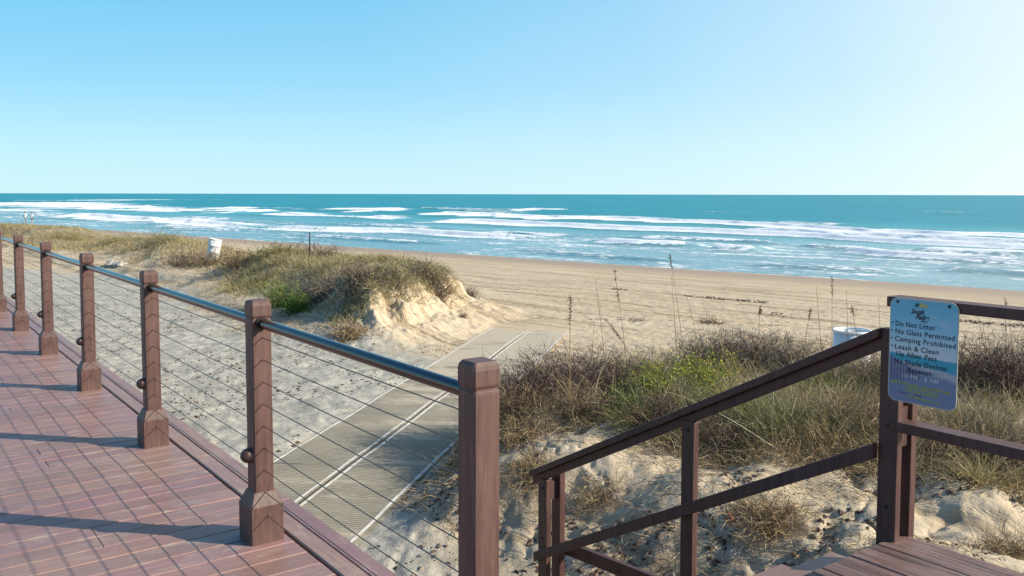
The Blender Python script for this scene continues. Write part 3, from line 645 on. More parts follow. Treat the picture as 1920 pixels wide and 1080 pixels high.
def shrub_parts(cx, cy, r, h, nst, ntw, mixd, wst=.006, wtw=.0035, twl=.16, base=None, up=.8, nl=0, lmix=None, lsz=.02, droop=.1):
    z0 = float(tz(np.array(cx), np.array(cy))) - .02 if base is None else base
    P0 = np.stack([cx + rng.normal(0, r * .28, nst), cy + rng.normal(0, r * .28, nst), np.full(nst, z0)], -1)
    P0[:, 2] = tz(P0[:, 0], P0[:, 1]) - .02
    an = rng.uniform(0, 2 * math.pi, nst); sp_ = rng.uniform(.05, 1, nst) ** .6 * r / h
    D = np.stack([np.cos(an) * sp_, np.sin(an) * sp_, np.full(nst, up)], -1)
    L = h * rng.uniform(.65, 1.12, nst) * np.sqrt(1 + sp_ ** 2 * .5)
    a = ribbons(P0, D, L, np.full(nst, wst), 6, droop, .38, pick(nst, mixd))
    parts = [a]
    k = rng.integers(0, nst, ntw); s = rng.integers(1, 7, ntw)
    Pt = a[3][k, s]; Dt = (a[3][k, s] - a[3][k, s - 1]); Dt = Dt / np.linalg.norm(Dt, axis=1, keepdims=True) + rng.normal(0, .75, (ntw, 3))
    b = ribbons(Pt, Dt, twl * rng.uniform(.4, 1.3, ntw), np.full(ntw, wtw), 3, .0, .4, pick(ntw, mixd)); parts.append(b)
    leaves = None
    if nl:
        k = rng.integers(0, ntw, nl); s = rng.integers(1, 4, nl); Pl = b[3][k, s]
        leaves = ribbons(Pl, rng.normal(0, 1, (nl, 3)) + (0, 0, .4), lsz * rng.uniform(.6, 1.4, nl), np.full(nl, lsz * .5), 2, .1, .1, pick(nl, lmix), .6)
    return parts, leaves
def pobj(name, parts, mat, parent=None):
    V, Q, c_ = joinm(parts); return link(name, npmesh(name, V, Q, c_), mat, parent)
# ------------------------------------------------------------------ right dune cover
def crest(x): return np.interp(x, [-.8, -.2, .9, 1.6, 2.5, 3.35, 5, 9, 14], [8.6, 9.1, 8.9, 8.05, 7.65, 7.05, 6.5, 5.5, 5])
def sample(n, x0, x1, y0, y1, ok):
    xs = []; ys = []; c_ = 0
    while c_ < n:
        x = rng.uniform(x0, x1, n * 2); y = rng.uniform(y0, y1, n * 2); k = ok(x, y); xs.append(x[k]); ys.append(y[k]); c_ += k.sum()
    return np.concatenate(xs)[:n], np.concatenate(ys)[:n]
vis = lambda x, y: (x < .64 * y + .6) & (x > -.62 * y - .6)
okR = lambda x, y: (y > crest(x) + .1) & (poly_sd(x, y, RD) > .15) & vis(x, y)
tx, ty = sample(900, -.8, 9.5, 6, 13.5, okR)
gn = fbm(tx / 1.5, ty / 1.5, 201, 3)
k1 = (tx > 1.0) & (gn > -.25)
ex_, ey_ = sample(420, -.6, 8, 5.5, 10.6, lambda x, y: (y > crest(x) - .1) & (y < crest(x) + 1.0) & vis(x, y) & (poly_sd(x, y, RD) > .2))
parts = [grass_parts(ex_, ey_, 9000, .30, .006, 2.2, .12, dict(tan=4, straw=2, brown=2), 1.1, .55, 5), grass_parts(tx[k1], ty[k1], 6500, .46, .0075, 1.1, .09, dict(olive=1.6, straw=3.2, green=.4, grey=2.5, tan=1.5)),
         grass_parts(tx, ty, 13000, .32, .006, 1.7, .18, dict(grey=3, straw=2.5, tan=2.5, brown=1.5), .8, .4),
         grass_parts(tx, ty, 1300, .62, .008, 1.6, .15, dict(straw=1), .9, .12, 6),
         ]
g1 = pobj('dune_grass', parts, M_grass); tag(g1, 'long mixed green and straw coloured grass over the sand mound behind the stairs', 'grass', kind='stuff')
# green tufts seen beyond the handrail
def tuft(px_, py_, z, n, L, mixd, lab, name='grass_tuft', cr=.16, W=.006, droop=1.1, group=None, cat='grass tuft'):
    p = at(px_, py_, z); o = pobj(name, [grass_parts(np.array([p.x]), np.array([p.y]), n, L, W, 1.3, cr, mixd, droop)], M_grass)
    return tag(o, lab, cat, group)
GT = 'grass tufts on the mound behind the stairs'
tuft(1470, 800, 1.95, 1000, .68, dict(olive=3, green=1, straw=2), 'large pale green grass tuft arching over the stair handrail', group=GT, cr=.2)
tuft(1400, 770, 1.95, 800, .62, dict(olive=3, green=1, straw=2), 'yellow green grass tuft just above the middle stair post', group=GT, cr=.18)
tuft(1560, 790, 1.95, 700, .6, dict(olive=2, grey=1, straw=3), 'green and straw grass tuft just left of the sign post', group=GT, cr=.16)
tuft(1575, 735, 1.92, 600, .5, dict(green=3, olive=3), 'bright green grass tuft below the white can and left of the sign', group=GT, cr=.16)
tuft(1195, 800, 1.9, 260, .42, dict(green=3, olive=2), 'deep green grass tuft at the top of the bare sand slope', group=GT, cr=.12)
tuft(1850, 790, 2.0, 700, .55, dict(olive=3, green=1, straw=2, grey=1), 'green grass tuft right of the sign above the middle rail', group=GT, cr=.2)
tuft(1905, 700, 2.0, 500, .45, dict(green=3, olive=2), 'bright green grass tuft at the right edge between the two rails', group=GT, cr=.16)
tuft(1840, 880, 2.0, 300, .4, dict(green=2, straw=2), 'small green tuft at the foot of the scrub right of the sign post', group=GT, cr=.08)
# shrubs
def shrub(px_, py_, z, r, h, nst, ntw, mixd, lab, group=None, name='dry_shrub', cat='shrub', **k):
    p = at(px_, py_, z) if z is not None else hit(px_, py_); pr, lv = shrub_parts(p.x, p.y, r, h, nst, ntw, mixd, **k)
    if lv is None: return tag(pobj(name, pr, M_twig), lab, cat, group)
    root = empty(name, (p.x, p.y, float(tz(np.array(p.x), np.array(p.y))))); a = pobj('branches', pr, M_twig, root); b = pobj('leaves', [lv], M_grass, root)
    for q in (a, b): q.location = (-p.x, -p.y, -root.location.z)
    return tag(root, lab, cat, group)
GS = 'dry shrubs on the mound behind the stairs'
dk_ = dict(purple=3, brown=2, grey=1)
SH_ = [(955, 780, 1.6, .42, .62, dk_, 'dark brown leafless shrub touching the near corner post'),
 (1010, 755, 1.8, .5, .62, dk_, 'wide dark purple brown shrub beside the corner post, second from it'),
 (1070, 735, 1.85, .5, .6, dict(purple=2, grey=2), 'purplish shrub behind the tall straw stalk near the mat'),
 (1130, 730, 1.9, .5, .5, dict(purple=3, brown=1), 'low purple brown shrub left of the yellow flowers'),
 (1185, 715, 1.9, .5, .5, dict(grey=3, olive=1), 'grey green shrub just left of the yellow flowers'),
 (1330, 690, 1.9, .55, .5, dict(grey=3, brown=1), 'grey brown rounded shrub behind the yellow flowers'),
 (1400, 690, 1.9, .6, .52, dict(grey=2, purple=2), 'highest grey shrub on the skyline of the mound'),
 (1480, 700, 1.9, .55, .46, dict(grey=3, purple=1), 'grey shrub right of the skyline shrub'),
 (1560, 720, 1.9, .5, .4, dict(grey=2, straw=1), 'pale grey shrub in front of the near white can'),
 (1640, 730, 1.9, .5, .5, dict(grey=2, brown=2), 'brown shrub directly left of the rules sign'),
 (1610, 800, 1.95, .45, .45, dict(tan=2, grey=2, brown=1), 'tangled tan shrub beside the sign post'),
 (1540, 830, 1.95, .4, .36, dict(tan=3, brown=1), 'rusty tan shrub low on the slope left of the sign post'),
 (1350, 810, 1.95, .35, .3, dict(brown=3, grey=1), 'dark low shrub under the middle stair post top'),
 (1230, 800, 1.9, .3, .34, dict(brown=3, purple=1), 'small blackish shrub above the bare sand slope'),
 (1100, 775, 1.9, .35, .36, dict(brown=2, tan=1, grey=1), 'brown shrub at the top edge of the bare sand slope'),
 (970, 830, 1.5, .35, .40, dict(brown=2, tan=2), 'tan and brown shrub low beside the corner post'),
 (1800, 700, 2.0, .55, .60, dict(grey=2, brown=2, purple=1), 'brown twiggy shrub right of the rules sign'),
 (1870, 720, 2.0, .6, .70, dict(brown=2, purple=2), 'dark brown shrub rising towards the upper rail at the right'),
 (1930, 700, 2.05, .6, .80, dict(brown=2, grey=2), 'tall brown shrub at the right edge of the photo'),
 (1780, 840, 2.0, .45, .42, dict(tan=2, brown=2), 'tangled brown shrub below the middle rail beside the sign post'),
 (1880, 850, 2.0, .45, .40, dict(brown=2, tan=1, grey=1), 'dark tangled shrub below the middle rail at the right'),
 (1270, 765, 1.9, .4, .38, dict(grey=2, olive=2), 'olive grey shrub in front of the yellow flowers')]
for (u, v, z, r, h, mx, lab) in SH_:
    p = at(u, v, z); a_ = r * .8
    shrub(u, v, z, r, h, int(300 * r / .5), int(2100 * (r / .5) ** 1.5), mx, lab, GS, wst=.007, wtw=.005, nl=int(1000 * (r / .5)), lmix=mx, lsz=.017)
GY = 'yellow flowering plants on the mound'
for (u, v, r, h, lab) in ((1230, 745, .32, .48, 'yellow flowered bush, left and brightest of the two on the mound'), (1320, 735, .36, .48, 'green bush dotted with yellow flowers, right of the two on the mound')):
    shrub(u, v, 1.9, r, h, 140, 800, dict(green=3, olive=1), lab, GY, name='flowering_bush', cat='bush', nl=2200, lmix=dict(yellow=3, olive=1, green=1), lsz=.024)
shrub(1175, 775, 1.9, .2, .3, 90, 400, dict(leafgreen=2, green=1), 'small leafy green plant on the slope left of the middle stair post', None, name='leafy_plant', cat='plant', nl=700, lmix=dict(leafgreen=3, green=1), lsz=.03)
# brown twig heap on the sand
GH = 'heaps of dead twigs on the bare sand slope'
for (u, v, z, r, h, n_, lab) in ((1440, 990, 1.75, .34, .30, 1.4, 'rust brown heap of dead twigs on the sand right of the middle stair post'), (1000, 960, 1.35, .38, .24, 1.2, 'heap of dead roots between the corner post and the foot of the stairs'),
      (1120, 940, 1.6, .32, .2, .8, 'sparse heap of dead stems behind the handrail foot'), (980, 880, 1.4, .32, .30, 1.0, 'straw coloured twig heap hugging the corner post'), (1895, 1000, 1.95, .25, .2, .7, 'twig heap on the sand at the right edge')):
    shrub(u, v, z, r, h, int(300 * n_), int(1100 * n_), dict(tan=4, brown=1, straw=1), lab, GH, name='twig_heap', cat='twigs', wst=.0048, wtw=.0036, droop=1.0, up=.5)
# litter lying on the sand slopes
okL = lambda x, y: (poly_sd(x, y, RD) > -.5) & (y < crest(x) + .5) & vis(x, y) & (x * cT + y * sT > 3.95) & (fbm(x / .7, y / .7, 211, 3) > .02)
lx, ly = sample(6500, -1.2, 7, 4.5, 9.8, okL); n = len(lx); dens = fbm(lx / .6, ly / .6, 213, 2)
an = rng.uniform(0, 2 * math.pi, n); D = np.stack([np.cos(an), np.sin(an), rng.uniform(-.1, .45, n)], -1)
lp = ribbons(np.stack([lx, ly, tz(lx, ly) + .012], -1), D, rng.uniform(.03, .20, n) * (1 + dens), rng.uniform(.003, .0065, n), 4, .5, .45, pick(n, dict(tan=3, straw=1.5, brown=4)))
# dead leafy fringe where the scrub begins
fx, fy = sample(200, -.6, 7, 5.5, 9.8, lambda x, y: (abs(y - crest(x) - .05) < .3) & vis(x, y))
fr_ = grass_parts(fx, fy, 6500, .22, .005, 2.6, .09, dict(tan=4, straw=2, brown=1), 1.0, .5)
o = pobj('plant_litter', [lp, fr_], M_twig); tag(o, 'dead stalks and roots littering the bare sand slope behind the stairs', 'plant litter', kind='stuff')
# ------------------------------------------------------------------ left dune cover
okD = lambda x, y: (poly_sd(x, y, LD) + 1.4 * fbm(x / 1.6, y / 1.6, 221, 3) > .45) & (fbm(x / 2.6, y / 2.6, 225, 3) > -.17) & vis(x, y) & ~((x > -3.2) & (poly_sd(x, y, LD) < .85))
tx, ty = sample(2600, -36, 0, 17, 58, okD)
dd = np.hypot(tx, ty); wgt = rng.random(len(tx)) < np.clip(22 / dd, 0, 1) ** 1.2
near = dd < 29
lx2, ly2 = sample(260, -3.6, 0, 16.5, 24, lambda x, y: (np.abs(poly_sd(x, y, LD) - .85) < .4) & vis(x, y))
gp = [grass_parts(lx2, ly2, 7000, .34, .010, 1.8, .12, dict(olive=2, straw=3, grey=3, brown=1), 1.8, .25, 4), grass_parts(tx[near], ty[near], 22000, .30, .011, 1.4, .20, dict(olive=2.5, straw=4, tan=1.5, grey=1.2, green=.4), .9, .2, 3),
      grass_parts(tx[~near], ty[~near], 26000, .30, .016, 1.3, .26, dict(olive=2.2, straw=4.5, grey=1.2, tan=1.5), .9, .2, 3)]
g2 = pobj('dune_grass', gp, M_grass); tag(g2, 'dry yellow green grass covering the low dunes beyond the boardwalk', 'grass', kind='stuff')
sx_, sy_ = sample(700, -36, 0, 16, 56, lambda x, y: (np.abs(poly_sd(x, y, LD) + .5) < 1.2) & vis(x, y) & (x < -3.3))
g3 = pobj('plant_litter', [grass_parts(sx_, sy_, 9000, .20, .010, 2.4, .22, dict(tan=3, straw=3, brown=1), 1.2, .4, 3)], M_twig); tag(g3, 'dry stalks lying along the foot of the low dunes', 'plant litter', kind='stuff')
GD = 'shrubs on the low dunes beyond the boardwalk'
for (u, v, z, r, h, mx, lab) in (
 (525, 575, 1.35, .55, .62, dict(green=3, olive=1), 'dark green bush at the foot of the low dune'),
 (555, 585, 1.3, .4, .40, dict(leafgreen=3, green=1), 'bright green leafy bush at the foot of the low dune'),
 (600, 560, 2.0, .6, .5, dict(grey=3, brown=1), 'dark grey shrub on the dune face behind the green bush'),
 (665, 540, 2.3, .6, .5, dict(grey=2, purple=1), 'grey shrub on the dune top left of the eroded bank'),
 (740, 530, 2.4, .5, .42, dict(grey=2, olive=1), 'grey green shrub overhanging the eroded bank'),
 (795, 530, 2.45, .5, .55, dict(grey=2, purple=1, olive=1), 'grassy grey shrub on the right tip of the eroded bank'),
 (820, 550, 2.3, .35, .35, dict(grey=2, brown=2), 'small brown shrub at the seaward corner of the eroded bank'),
 (655, 632, 1.25, .45, .25, dict(tan=3, grey=1), 'rusty low shrub at the base of the dune face'),
 (445, 500, 1.9, 1.0, .6, dict(tan=2, brown=2), 'brown tangled shrub left of the green bush'),
 (395, 500, 1.9, 1.0, .7, dict(tan=2, brown=2, grey=1), 'rust coloured shrub in front of the far white can'),
 (340, 500, 1.9, 1.0, .6, dict(brown=2, grey=2), 'dark tangled shrub in the dip left of the far white can'),
 (520, 480, 2.2, .8, .45, dict(brown=1, olive=2), 'olive shrub on the ridge left of the metal stake'),
 (605, 483, 1.2, 1.1, .5, dict(grey=2, brown=1), 'lone grey brown shrub on the beach right of the metal stake'),
 (300, 455, 2.6, 1.3, .7, dict(olive=2, grey=2), 'olive grey shrub on the right shoulder of the far dune'),
 (220, 455, 2.6, 1.4, .6, dict(olive=2, grey=1, tan=1), 'wide olive shrub on the middle of the far dune'),
 (130, 450, 2.6, 1.4, .6, dict(olive=2, grey=1, tan=1), 'grey shrub on the left shoulder of the far dune')):
    shrub(u, v, None, r, h, int(130 * max(1, r)), int(800 * max(1, r)), mx, lab, GD, wst=.012, wtw=.009, twl=.2, nl=500, lmix=mx, lsz=.045)
shrub(878, 575, 1.2, .28, .34, 140, 600, dict(purple=2, brown=2), 'dark dead bush lying on the sand right of the eroded bank', None, wst=.012, wtw=.008, twl=.12, name='dead_bush', cat='bush')
shrub(868, 612, 1.2, .12, .12, 40, 160, dict(brown=2), 'tiny dark clump of weed at the foot of the eroded bank', None, wst=.01, wtw=.008, twl=.06, name='dead_bush', cat='bush')
shrub(1333, 606, 1.2, .34, .16, 120, 500, dict(tan=1, brown=2), 'rust brown heap of washed up weed on the open beach', None, wst=.012, wtw=.008, twl=.12, name='weed_heap', cat='seaweed', up=.3)
shrub(1195, 600, 1.2, .3, .07, 80, 260, dict(brown=2, grey=1), 'flat dark patch of washed up weed on the open beach', None, wst=.012, wtw=.008, twl=.1, name='weed_heap', cat='seaweed', up=.2)
# ------------------------------------------------------------------ sea oats
def seaoat(u, v, z, hgt, lean, lab, head=.22, curve=.1, colr=(.24, .17, .09), w_=.0048, headk=1.0):
    p = at(u, v, z); x, y = p.x, p.y; zb = float(tz(np.array(x), np.array(y))) - .02
    root = empty('sea_oat', (x, y, zb)); tag(root, lab, 'grass stalk', 'tall seed stalks on the sand mound')
    n = 10; pts = []; lx_, ly_ = lean
    for i in range(n + 1):
        s = i / n; pts.append((hgt * (lx_ * s + curve * lx_ * s * s), hgt * (ly_ * s + curve * ly_ * s * s), hgt * s * (1 - .06 * s)))
    c_ = MB(); c_.tube(pts, [w_ * (1 - .6 * i / n) for i in range(n + 1)], 5); me = c_.mesh('stem'); cc = me.color_attributes.new('col', 'FLOAT_COLOR', 'POINT')
    for q in cc.data: q.color = (*colr, 1)
    link('stem', me, M_twig, root)
    if head:
        N = int(70 * headk); s = rng.uniform(1 - head, 1.0, N); P0 = np.array([[np.interp(q, np.linspace(0, 1, n + 1), [p_[k] for p_ in pts]) for k in range(3)] for q in s])
        dirs = rng.normal(0, .5, (N, 3)) + np.array([lx_, ly_, .9]); dirs[:, 2] -= .3
        pr = ribbons(P0, dirs, rng.uniform(.018, .045, N), rng.uniform(.005, .009, N), 3, .5, .15, pick(N, dict(tan=3, brown=3)), .5)
        pobj('seed_head', [pr], M_grass, root)
    N = 9; an = rng.uniform(0, 6.28, N); P0 = np.zeros((N, 3)); P0[:, 2] = rng.uniform(0, hgt * .25, N)
    pr = ribbons(P0, np.stack([np.cos(an) * .5, np.sin(an) * .5, np.ones(N)], -1), rng.uniform(.25, .55, N), np.full(N, .006), 5, 1.2, .1, pick(N, dict(straw=3, olive=1)))
    pobj('leaf', [pr], M_grass, root)
for a_ in (
 (1068, 772, 1.95, 1.40, (0, 0), 'thick straw stalk with a brown seed head standing alone near the corner post', .24, 0, (.34, .24, .10), .007, 1.6),
 (1180, 700, 1.9, 1.58, (-.12, 0), 'tall thin stalk with a broken dark seed head, left of the tallest one', .30, .1),
 (1286, 690, 1.9, 1.66, (-.10, .1), 'tallest seed stalk, dark tipped, against the surf', .12, .2),
 (1272, 700, 1.9, 1.42, (-.05, .1), 'bare thin stalk just left of the tallest seed stalk', 0, .1),
 (1138, 700, 1.9, 1.42, (-.1, 0), 'pale bare stalk between the lone straw stalk and the broken one', 0, .1),
 (1215, 715, 1.9, .95, (-.35, 0), 'bent stalk with a drooping brown seed head over the beach', .35, .6, (.25, .17, .09), .004, 1.4),
 (1560, 700, 1.9, 1.42, (-.02, 0), 'thin stalk with small seeds rising left of the near white can', .2, 0),
 (1545, 700, 1.9, 1.30, (-.10, 0), 'bare stalk leaning left beside the near white can', 0, 0),
 (1592, 700, 1.9, 1.25, (-.01, .1), 'upright bare stalk in front of the near white can', 0, 0),
 (1500, 700, 1.9, .95, (.12, 0), 'short stalk leaning right over the grey shrubs', .15, 0),
 (1560, 840, 1.95, 1.15, (.45, .2), 'long dark stalk leaning far right towards the sign', 0, .0, (.12, .085, .06)),
 (1440, 690, 1.9, .8, (.05, 0), 'short bare stalk on the skyline of the mound', 0, 0),
 (1380, 720, 1.9, 1.2, (-.30, 0), 'long pale stalk leaning left over the yellow flowers', 0, .3, (.45, .38, .22)),
 (1888, 700, 2.0, 1.28, (-.04, 0), 'stalk with a dark seed head above the upper rail at the right edge', .22, 0, (.2, .15, .09), .005, 1.3),
 (1862, 700, 2.0, 1.1, (-.2, 0), 'bare stalk leaning left above the upper rail at the right', 0, .1),
 (1655, 700, 1.95, 1.2, (-.06, 0), 'bare stalk rising behind the top left corner of the sign', 0, .1),
 (1105, 705, 1.9, .9, (.06, 0), 'thin bare stalk right of the lone straw stalk', 0, .2),
 (1320, 700, 1.9, 1.1, (-.16, .1), 'thin bare stalk right of the tallest one, leaning left', 0, .2),
 (1420, 700, 1.9, .9, (.02, 0), 'thin stalk with a faint seed tip left of the short skyline stalk', .12, 0),
 (1620, 720, 1.9, 1.1, (-.14, 0), 'leaning stalk crossing in front of the near white can', .1, .1),
 (1830, 700, 2.0, .9, (.08, 0), 'bare stalk beside the right edge of the sign', 0, .1),
 (1905, 690, 2.0, 1.0, (-.1, 0), 'thin bare stalk at the very right edge of the photo', 0, .1)):
    seaoat(*a_)
# long arching bare stems across the scrub
GA = 'arching bare stems across the scrub'
for (u, v, z, L, D, lab) in ((1330, 830, 1.95, 1.3, (-.75, .3, .62), 'long pale stem arching left across the scrub beside the handrail'), (1480, 840, 1.95, 1.2, (-.8, .2, .5), 'pale arching stem in the grass left of the sign post'), (1250, 780, 1.9, .9, (.7, .3, .5), 'pale stem arching right below the yellow flowers')):
    p = at(u, v, z); rb = ribbons(np.array([[p.x, p.y, float(tz(np.array(p.x), np.array(p.y)))]]), np.array([D]), np.array([L]), np.array([.008]), 10, .35, .03, np.array([(.42, .36, .24)]), .6)
    tag(pobj('bare_stem', [rb], M_twig), lab, 'stem', GA)
# ------------------------------------------------------------------ debris on the flats
def chips(n, x, y, s0, s1, mixd, lift=.004, squash=.35):
    z = tz(x, y) + lift; s = rng.uniform(s0, s1, n); k = 5; an = np.sort(rng.uniform(0, 2 * math.pi, (n, k)), 1); rr_ = s[:, None] * rng.uniform(.5, 1.1, (n, k))
    V = np.zeros((n, k + 1, 3)); V[:, 0] = np.stack([x, y, z + s * squash], -1)
    V[:, 1:, 0] = x[:, None] + rr_ * np.cos(an); V[:, 1:, 1] = y[:, None] + rr_ * np.sin(an); V[:, 1:, 2] = z[:, None] - .004
    b = (np.arange(n) * (k + 1))[:, None]; j = np.arange(k)[None, :]
    T = np.stack([b + 0 * j, b + 1 + j, b + 1 + (j + 1) % k], -1).reshape(-1, 3)
    return V.reshape(-1, 3), T, np.repeat(pick(n, mixd), k + 1, axis=0)
ax_, ay_ = sample(1500, -1.2, 6, 4.5, 9.5, lambda x, y: (poly_sd(x, y, RD) > -.6) & (y < crest(x) + .2) & vis(x, y) & (x * cT + y * sT > 3.95) & (np.abs(fbm(x * .9 + 2, y * 1.1, 58, 3)) < .10))
x, y = sample(4200, -16, .5, 5, 34, lambda x, y: (poly_sd(x, y, GREYP) > -.6) & vis(x, y) & (x * cT + y * sT > 1.8) & (fbm(x / 1.1, y / 1.1, 231, 3) > -.05) & (rng.random(len(x)) < np.clip(11 / y, 0, 1) ** 1.5))
mo = x * .976 - y * .216; k = ~((mo > -4.75) & (mo < -2.85)); x, y = x[k], y[k]
x, y = np.concatenate([x, ax_]), np.concatenate([y, ay_])
V, T, cc = chips(len(x), x, y, .010, .048, dict(brown=3, grey=1))
tag(link('beach_debris', npmesh('beach_debris', V, T, cc), M_twig), 'dark scraps of bark and weed strewn over the grey sand flat', 'debris', kind='stuff')
# wrack line and other weed lines along the beach
P_ = []
for (o0, s0, s1, n, jit) in ((-17.6, -8, 18, 1900, .12), (-17.0, 4, 12, 260, .12), (-21, 2, 12, 300, .3), (-19.6, -12, 2, 420, .16), (-22.5, -14, -2, 420, .25)):
    s = rng.uniform(s0, s1, n); brk = vnoise(s / 1.3, s * 0 + o0, 241) > .45; s = s[brk]; n2 = len(s)
    o = o0 + .5 * fbm(s / 4, s * 0, 243, 2) + rng.normal(0, jit, n2)
    P_.append((s, o))
s = np.concatenate([p[0] for p in P_]); o = np.concatenate([p[1] for p in P_]) + SA
x = s * dsx + o * nsx; y = s * dsy + o * nsy
V, T, cc = chips(len(x), x, y, .03, .10, dict(brown=3, grey=1), .003, .22)
tag(link('wrack_line', npmesh('wrack_line', V, T, cc), M_twig), 'broken lines of dark seaweed washed up along the beach', 'seaweed', kind='stuff')
# ------------------------------------------------------------------ white cans
m = NT('white_can_paint'); P = m.coord('Object'); n1 = m.noise(P, 4, 6, .7); n2 = m.noise(m.coord('Object', (14, 14, 2)), 1, 5, .7)
c = m.mix(m.ramp(n1, [(.5, 0), (.7, .5)]), (.78, .79, .78), (.50, .50, .47)); c = m.mix(m.ramp(n2, [(.66, 0), (.74, .8)]), c, (.20, .12, .07)); M_can = m.set(c, .45)
def can(x, y, zb, tilt, lab, r=.29, h=.86):
    root = empty('trash_can', (x, y, zb)); tag(root, lab, 'trash can', 'white barrels on the beach'); root.rotation_euler = tilt
    n = 32; ring = lambda q, z: [(q * math.cos(2*math.pi*k/n), q * math.sin(2*math.pi*k/n), z) for k in range(n)]
    pr = [(r, 0), (r, h*.32), (r + .012, h*.335), (r + .012, h*.345), (r, h*.36), (r, h*.64), (r + .012, h*.655), (r + .012, h*.665), (r, h*.68), (r, h), (r - .012, h), (r - .012, .05), (.01, .05)]
    mb = MB(); mb.rings([ring(q, z) for q, z in pr], False, True); mb.build('drum', M_can, root)
    mb = MB(); mb.rings([ring(r + .012, h - .03), ring(r + .016, h - .02), ring(r + .016, h + .004), ring(r - .014, h + .004), ring(r - .014, h - .03)], False, True); mb.build('rim', M_can, root)
    mb = MB()
    for k in (1.2, 1.9, 4.4, 5.3): mb.tube([((r+.002) * math.cos(k), (r+.002) * math.sin(k), h*.86), ((r + .006) * math.cos(k), (r + .006) * math.sin(k), h*.86)], .018, 10)
    mb.build('vent_hole', M_dark, root)
p = at(1603, 690, 1.25); k = 14.3 / p.y; can(643 / F0 * 14.0, 14.0, float(tz(np.array(5.4), np.array(14.0))) - .02, (0, 0, .3), 'near white barrel standing behind the scrub, left of the rules sign', .285)
cx, cy = (397 - 960) / F0 * 33.5, 33.5
can(cx, cy, 1.72, (rad(3), rad(9), .5), 'far white barrel leaning on the low dune', .23, .76)
# ------------------------------------------------------------------ stake, rocks, scrap
p = hit(581, 488); zb = float(tz(np.array(p.x), np.array(p.y)))
mb = MB(); hz = .82
mb.box(-.018, .018, -.004, .004, -.3, hz); mb.box(-.004, .004, 0, .035, -.3, hz)
for q in range(6): mb.box(-.03, -.018, -.004, .004, .2 + q * .15, .215 + q * .15)
tag(mb.build('metal_stake', M_dark, None, (p.x, p.y, zb), .4), 'thin dark metal stake standing on the low dune against the surf', 'stake')
def rock(u, v, z, r, lab, colr, squash=.6):
    p = at(u, v, z); bmv = []; n1, n2 = 12, 9; rs = []
    sd_ = random.random() * 90
    for i in range(n2 + 1):
        th = math.pi * i / n2; ring = []
        for j in range(n1):
            ph = 2 * math.pi * j / n1; d = Vector((math.sin(th) * math.cos(ph), math.sin(th) * math.sin(ph), math.cos(th)))
            q = 1 + .5 * float(fbm(np.array(d.x * 1.6 + sd_), np.array(d.y * 1.6 + d.z * 1.9), 3, 3))
            ring.append((d.x * r * q, d.y * r * q * .8, d.z * r * q * squash))
        rs.append(ring)
    mb = MB(); mb.rings(rs, False, False); zt = float(tz(np.array(p.x), np.array(p.y)))
    return tag(mb.build('rock', colr, None, (p.x, p.y, zt + r * .25), random.random() * 3), lab, 'rock', 'stones at the foot of the far dune')
m = NT('pale_stone'); n1 = m.noise(m.coord('Object'), 9, 6, .7); M_rock = m.set(m.mix(m.ramp(n1, [(.35, 0), (.6, 1)]), (.12, .11, .10), (.50, .47, .42)), .85); m.bump(n1, .6, .03)
for (u, v, r, lab) in ((213, 503, .30, 'largest pale stone of the pile at the foot of the far dune'), (222, 507, .22, 'front stone of the pale pile at the foot of the far dune'), (230, 503, .22, 'rightmost stone of the pale pile near the far dune'), (205, 506, .18, 'leftmost small stone of the pale pile near the far dune')):
    rock(u, v, 1.3, r, lab, M_rock)
m = NT('faded_orange_plastic'); M_or = m.set((.45, .16, .08), .5)
p = at(1368, 1003, 1.65); mb = MB(); n = 7
rs = [[(.035 * (1 + .3 * math.sin(3 * q + i)) * math.cos(q) * (1 - i * .12), .05 * math.sin(q) * (1 - i * .15), i * .018 + .006 * math.sin(2 * q)) for q in [2 * math.pi * k / 12 for k in range(12)]] for i in range(4)]
mb.rings(rs, True, True); tag(mb.build('plastic_scrap', M_or, None, (p.x, p.y, float(tz(np.array(p.x), np.array(p.y))) + .01)), 'faded orange scrap of rubbish in the dead twigs by the middle stair post', 'litter')
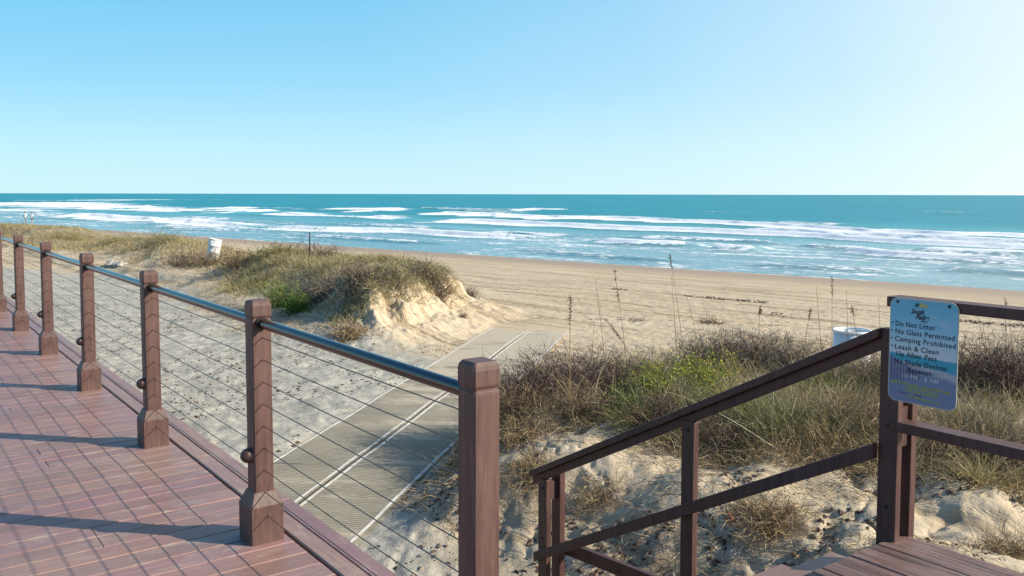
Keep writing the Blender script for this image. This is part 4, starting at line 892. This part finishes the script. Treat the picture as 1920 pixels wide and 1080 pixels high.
# ------------------------------------------------------------------ the two walkers
M_skin, M_hair = NT('skin').set((.42, .25, .18), .6), NT('dark_hair').set((.04, .028, .02), .6)
M_white, M_greyc, M_darkc = NT('white_cloth').set((.78, .77, .76), .8), NT('grey_cloth').set((.22, .25, .28), .8), NT('dark_cloth').set((.035, .03, .04), .8)
def ell(cx, cy, cz, rx, ry, rz_, n=12, m_=8):
    return [[(cx + rx * math.sin(math.pi * i / m_) * math.cos(2*math.pi*j/n), cy + ry * math.sin(math.pi * i / m_) * math.sin(2*math.pi*j/n), cz + rz_ * math.cos(math.pi * i / m_)) for j in range(n)] for i in range(m_ + 1)]
def person(u, v, rz, lab, trousers, stride, H=1.72):
    p = at(u, v, .12); zb = float(tz(np.array(p.x), np.array(p.y))); root = empty('person', (p.x, p.y, zb), rz); tag(root, lab, 'person')
    s = H / 1.72; V = []; E = []; Rd = []
    def vtx(x, y, z, r): V.append((x*s, y*s, z*s)); Rd.append(r*s); return len(V) - 1
    pel = vtx(0, 0, .93, .13); wa = vtx(0, 0, 1.08, .115); ch = vtx(0, .01, 1.30, .135); nk = vtx(0, .01, 1.46, .055); hd0 = vtx(0, .02, 1.54, .07); hd1 = vtx(0, .03, 1.64, .095); hd2 = vtx(0, .02, 1.71, .06)
    for a_, b_ in ((pel, wa), (wa, ch), (ch, nk), (nk, hd0), (hd0, hd1), (hd1, hd2)): E.append((a_, b_))
    legs = []
    for sd_, k in ((-1, 1), (1, -1)):
        hp = vtx(.09*sd_, 0, .88, .085); kn = vtx(.09*sd_, .16*k*stride, .49, .058); an = vtx(.09*sd_, .26*k*stride - (.08 if k < 0 else 0), .08, .038); to = vtx(.09*sd_, .26*k*stride + .13 - (.08 if k < 0 else 0), .03, .03)
        E += [(pel, hp), (hp, kn), (kn, an), (an, to)]; legs.append((V[hp], V[kn], V[an]))
        sh = vtx(.19*sd_, .01, 1.40, .05); el = vtx(.24*sd_, -.10*k*stride, 1.14, .038); wr = vtx(.23*sd_, -.10*k*stride + .10, .92, .027); ha = vtx(.225*sd_, -.10*k*stride + .14, .84, .03)
        E += [(ch, sh), (sh, el), (el, wr), (wr, ha)]
        for fx_ in (-.022, -.007, .008, .022): f_ = vtx(.225*sd_, -.10*k*stride + .15 + fx_, .76, .008); E.append((ha, f_))
        f_ = vtx(.20*sd_, -.10*k*stride + .18, .80, .009); E.append((ha, f_))
    me = bpy.data.meshes.new('body'); me.from_pydata(V, E, []); b = link('body', me, M_skin, root)
    sk = b.modifiers.new('skin', 'SKIN'); me.update(); sv = me.skin_vertices if len(me.skin_vertices) else None
    bpy.context.view_layer.update()
    if not len(me.skin_vertices):
        bpy.context.view_layer.objects.active = b
    lay = me.skin_vertices[0] if len(me.skin_vertices) else None
    if lay:
        for i, r in enumerate(Rd): lay.data[i].radius = (r, r)
        lay.data[0].use_root = True
    ss = b.modifiers.new('smooth', 'SUBSURF'); ss.levels = ss.render_levels = 1
    mb = MB(); mb.rings([[(rx * math.cos(2*math.pi*k/16)*s, (ry * math.sin(2*math.pi*k/16) + .01)*s, z*s) for k in range(16)] for rx, ry, z in ((.18, .15, .86), (.165, .14, 1.0), (.16, .135, 1.12), (.19, .15, 1.30), (.20, .14, 1.40), (.12, .10, 1.46), (.07, .07, 1.48))], False, True)
    for sd_, k in ((-1, 1), (1, -1)): mb.tube([(.17*sd_*s, .01*s, 1.41*s), (.225*sd_*s, -.06*k*stride*s, 1.24*s), (.24*sd_*s, -.09*k*stride*s, 1.16*s)], [.075*s, .068*s, .06*s], 10)
    mb.build('shirt', M_white, root)
    mb = MB(); mb.rings([[(rx * math.cos(2*math.pi*k/16)*s, ry * math.sin(2*math.pi*k/16)*s, z*s) for k in range(16)] for rx, ry, z in ((.165, .14, 1.0), (.185, .155, .90), (.18, .15, .80))], True, True)
    for hp, kn, an in legs:
        hp, kn, an = Vector(hp), Vector(kn), Vector(an)
        if trousers: mb.tube([hp, kn, an], [.105*s, .08*s, .065*s], 10)
        else: mb.tube([hp, hp.lerp(kn, .55)], [.108*s, .10*s], 10)
    mb.build('trousers' if trousers else 'shorts', M_greyc if trousers else M_darkc, root)
    mb = MB(); mb.rings(ell(0, .005*s, 1.665*s, .105*s, .115*s, .10*s), False, True); mb.build('hair', M_hair, root)
person(47.5, 416, 2.6, 'person in a white shirt and grey trousers walking by the water', True, 1.0)
person(60, 416.5, 2.6, 'person in a white top and dark shorts with bare legs, right of the other walker', False, .55, 1.66)
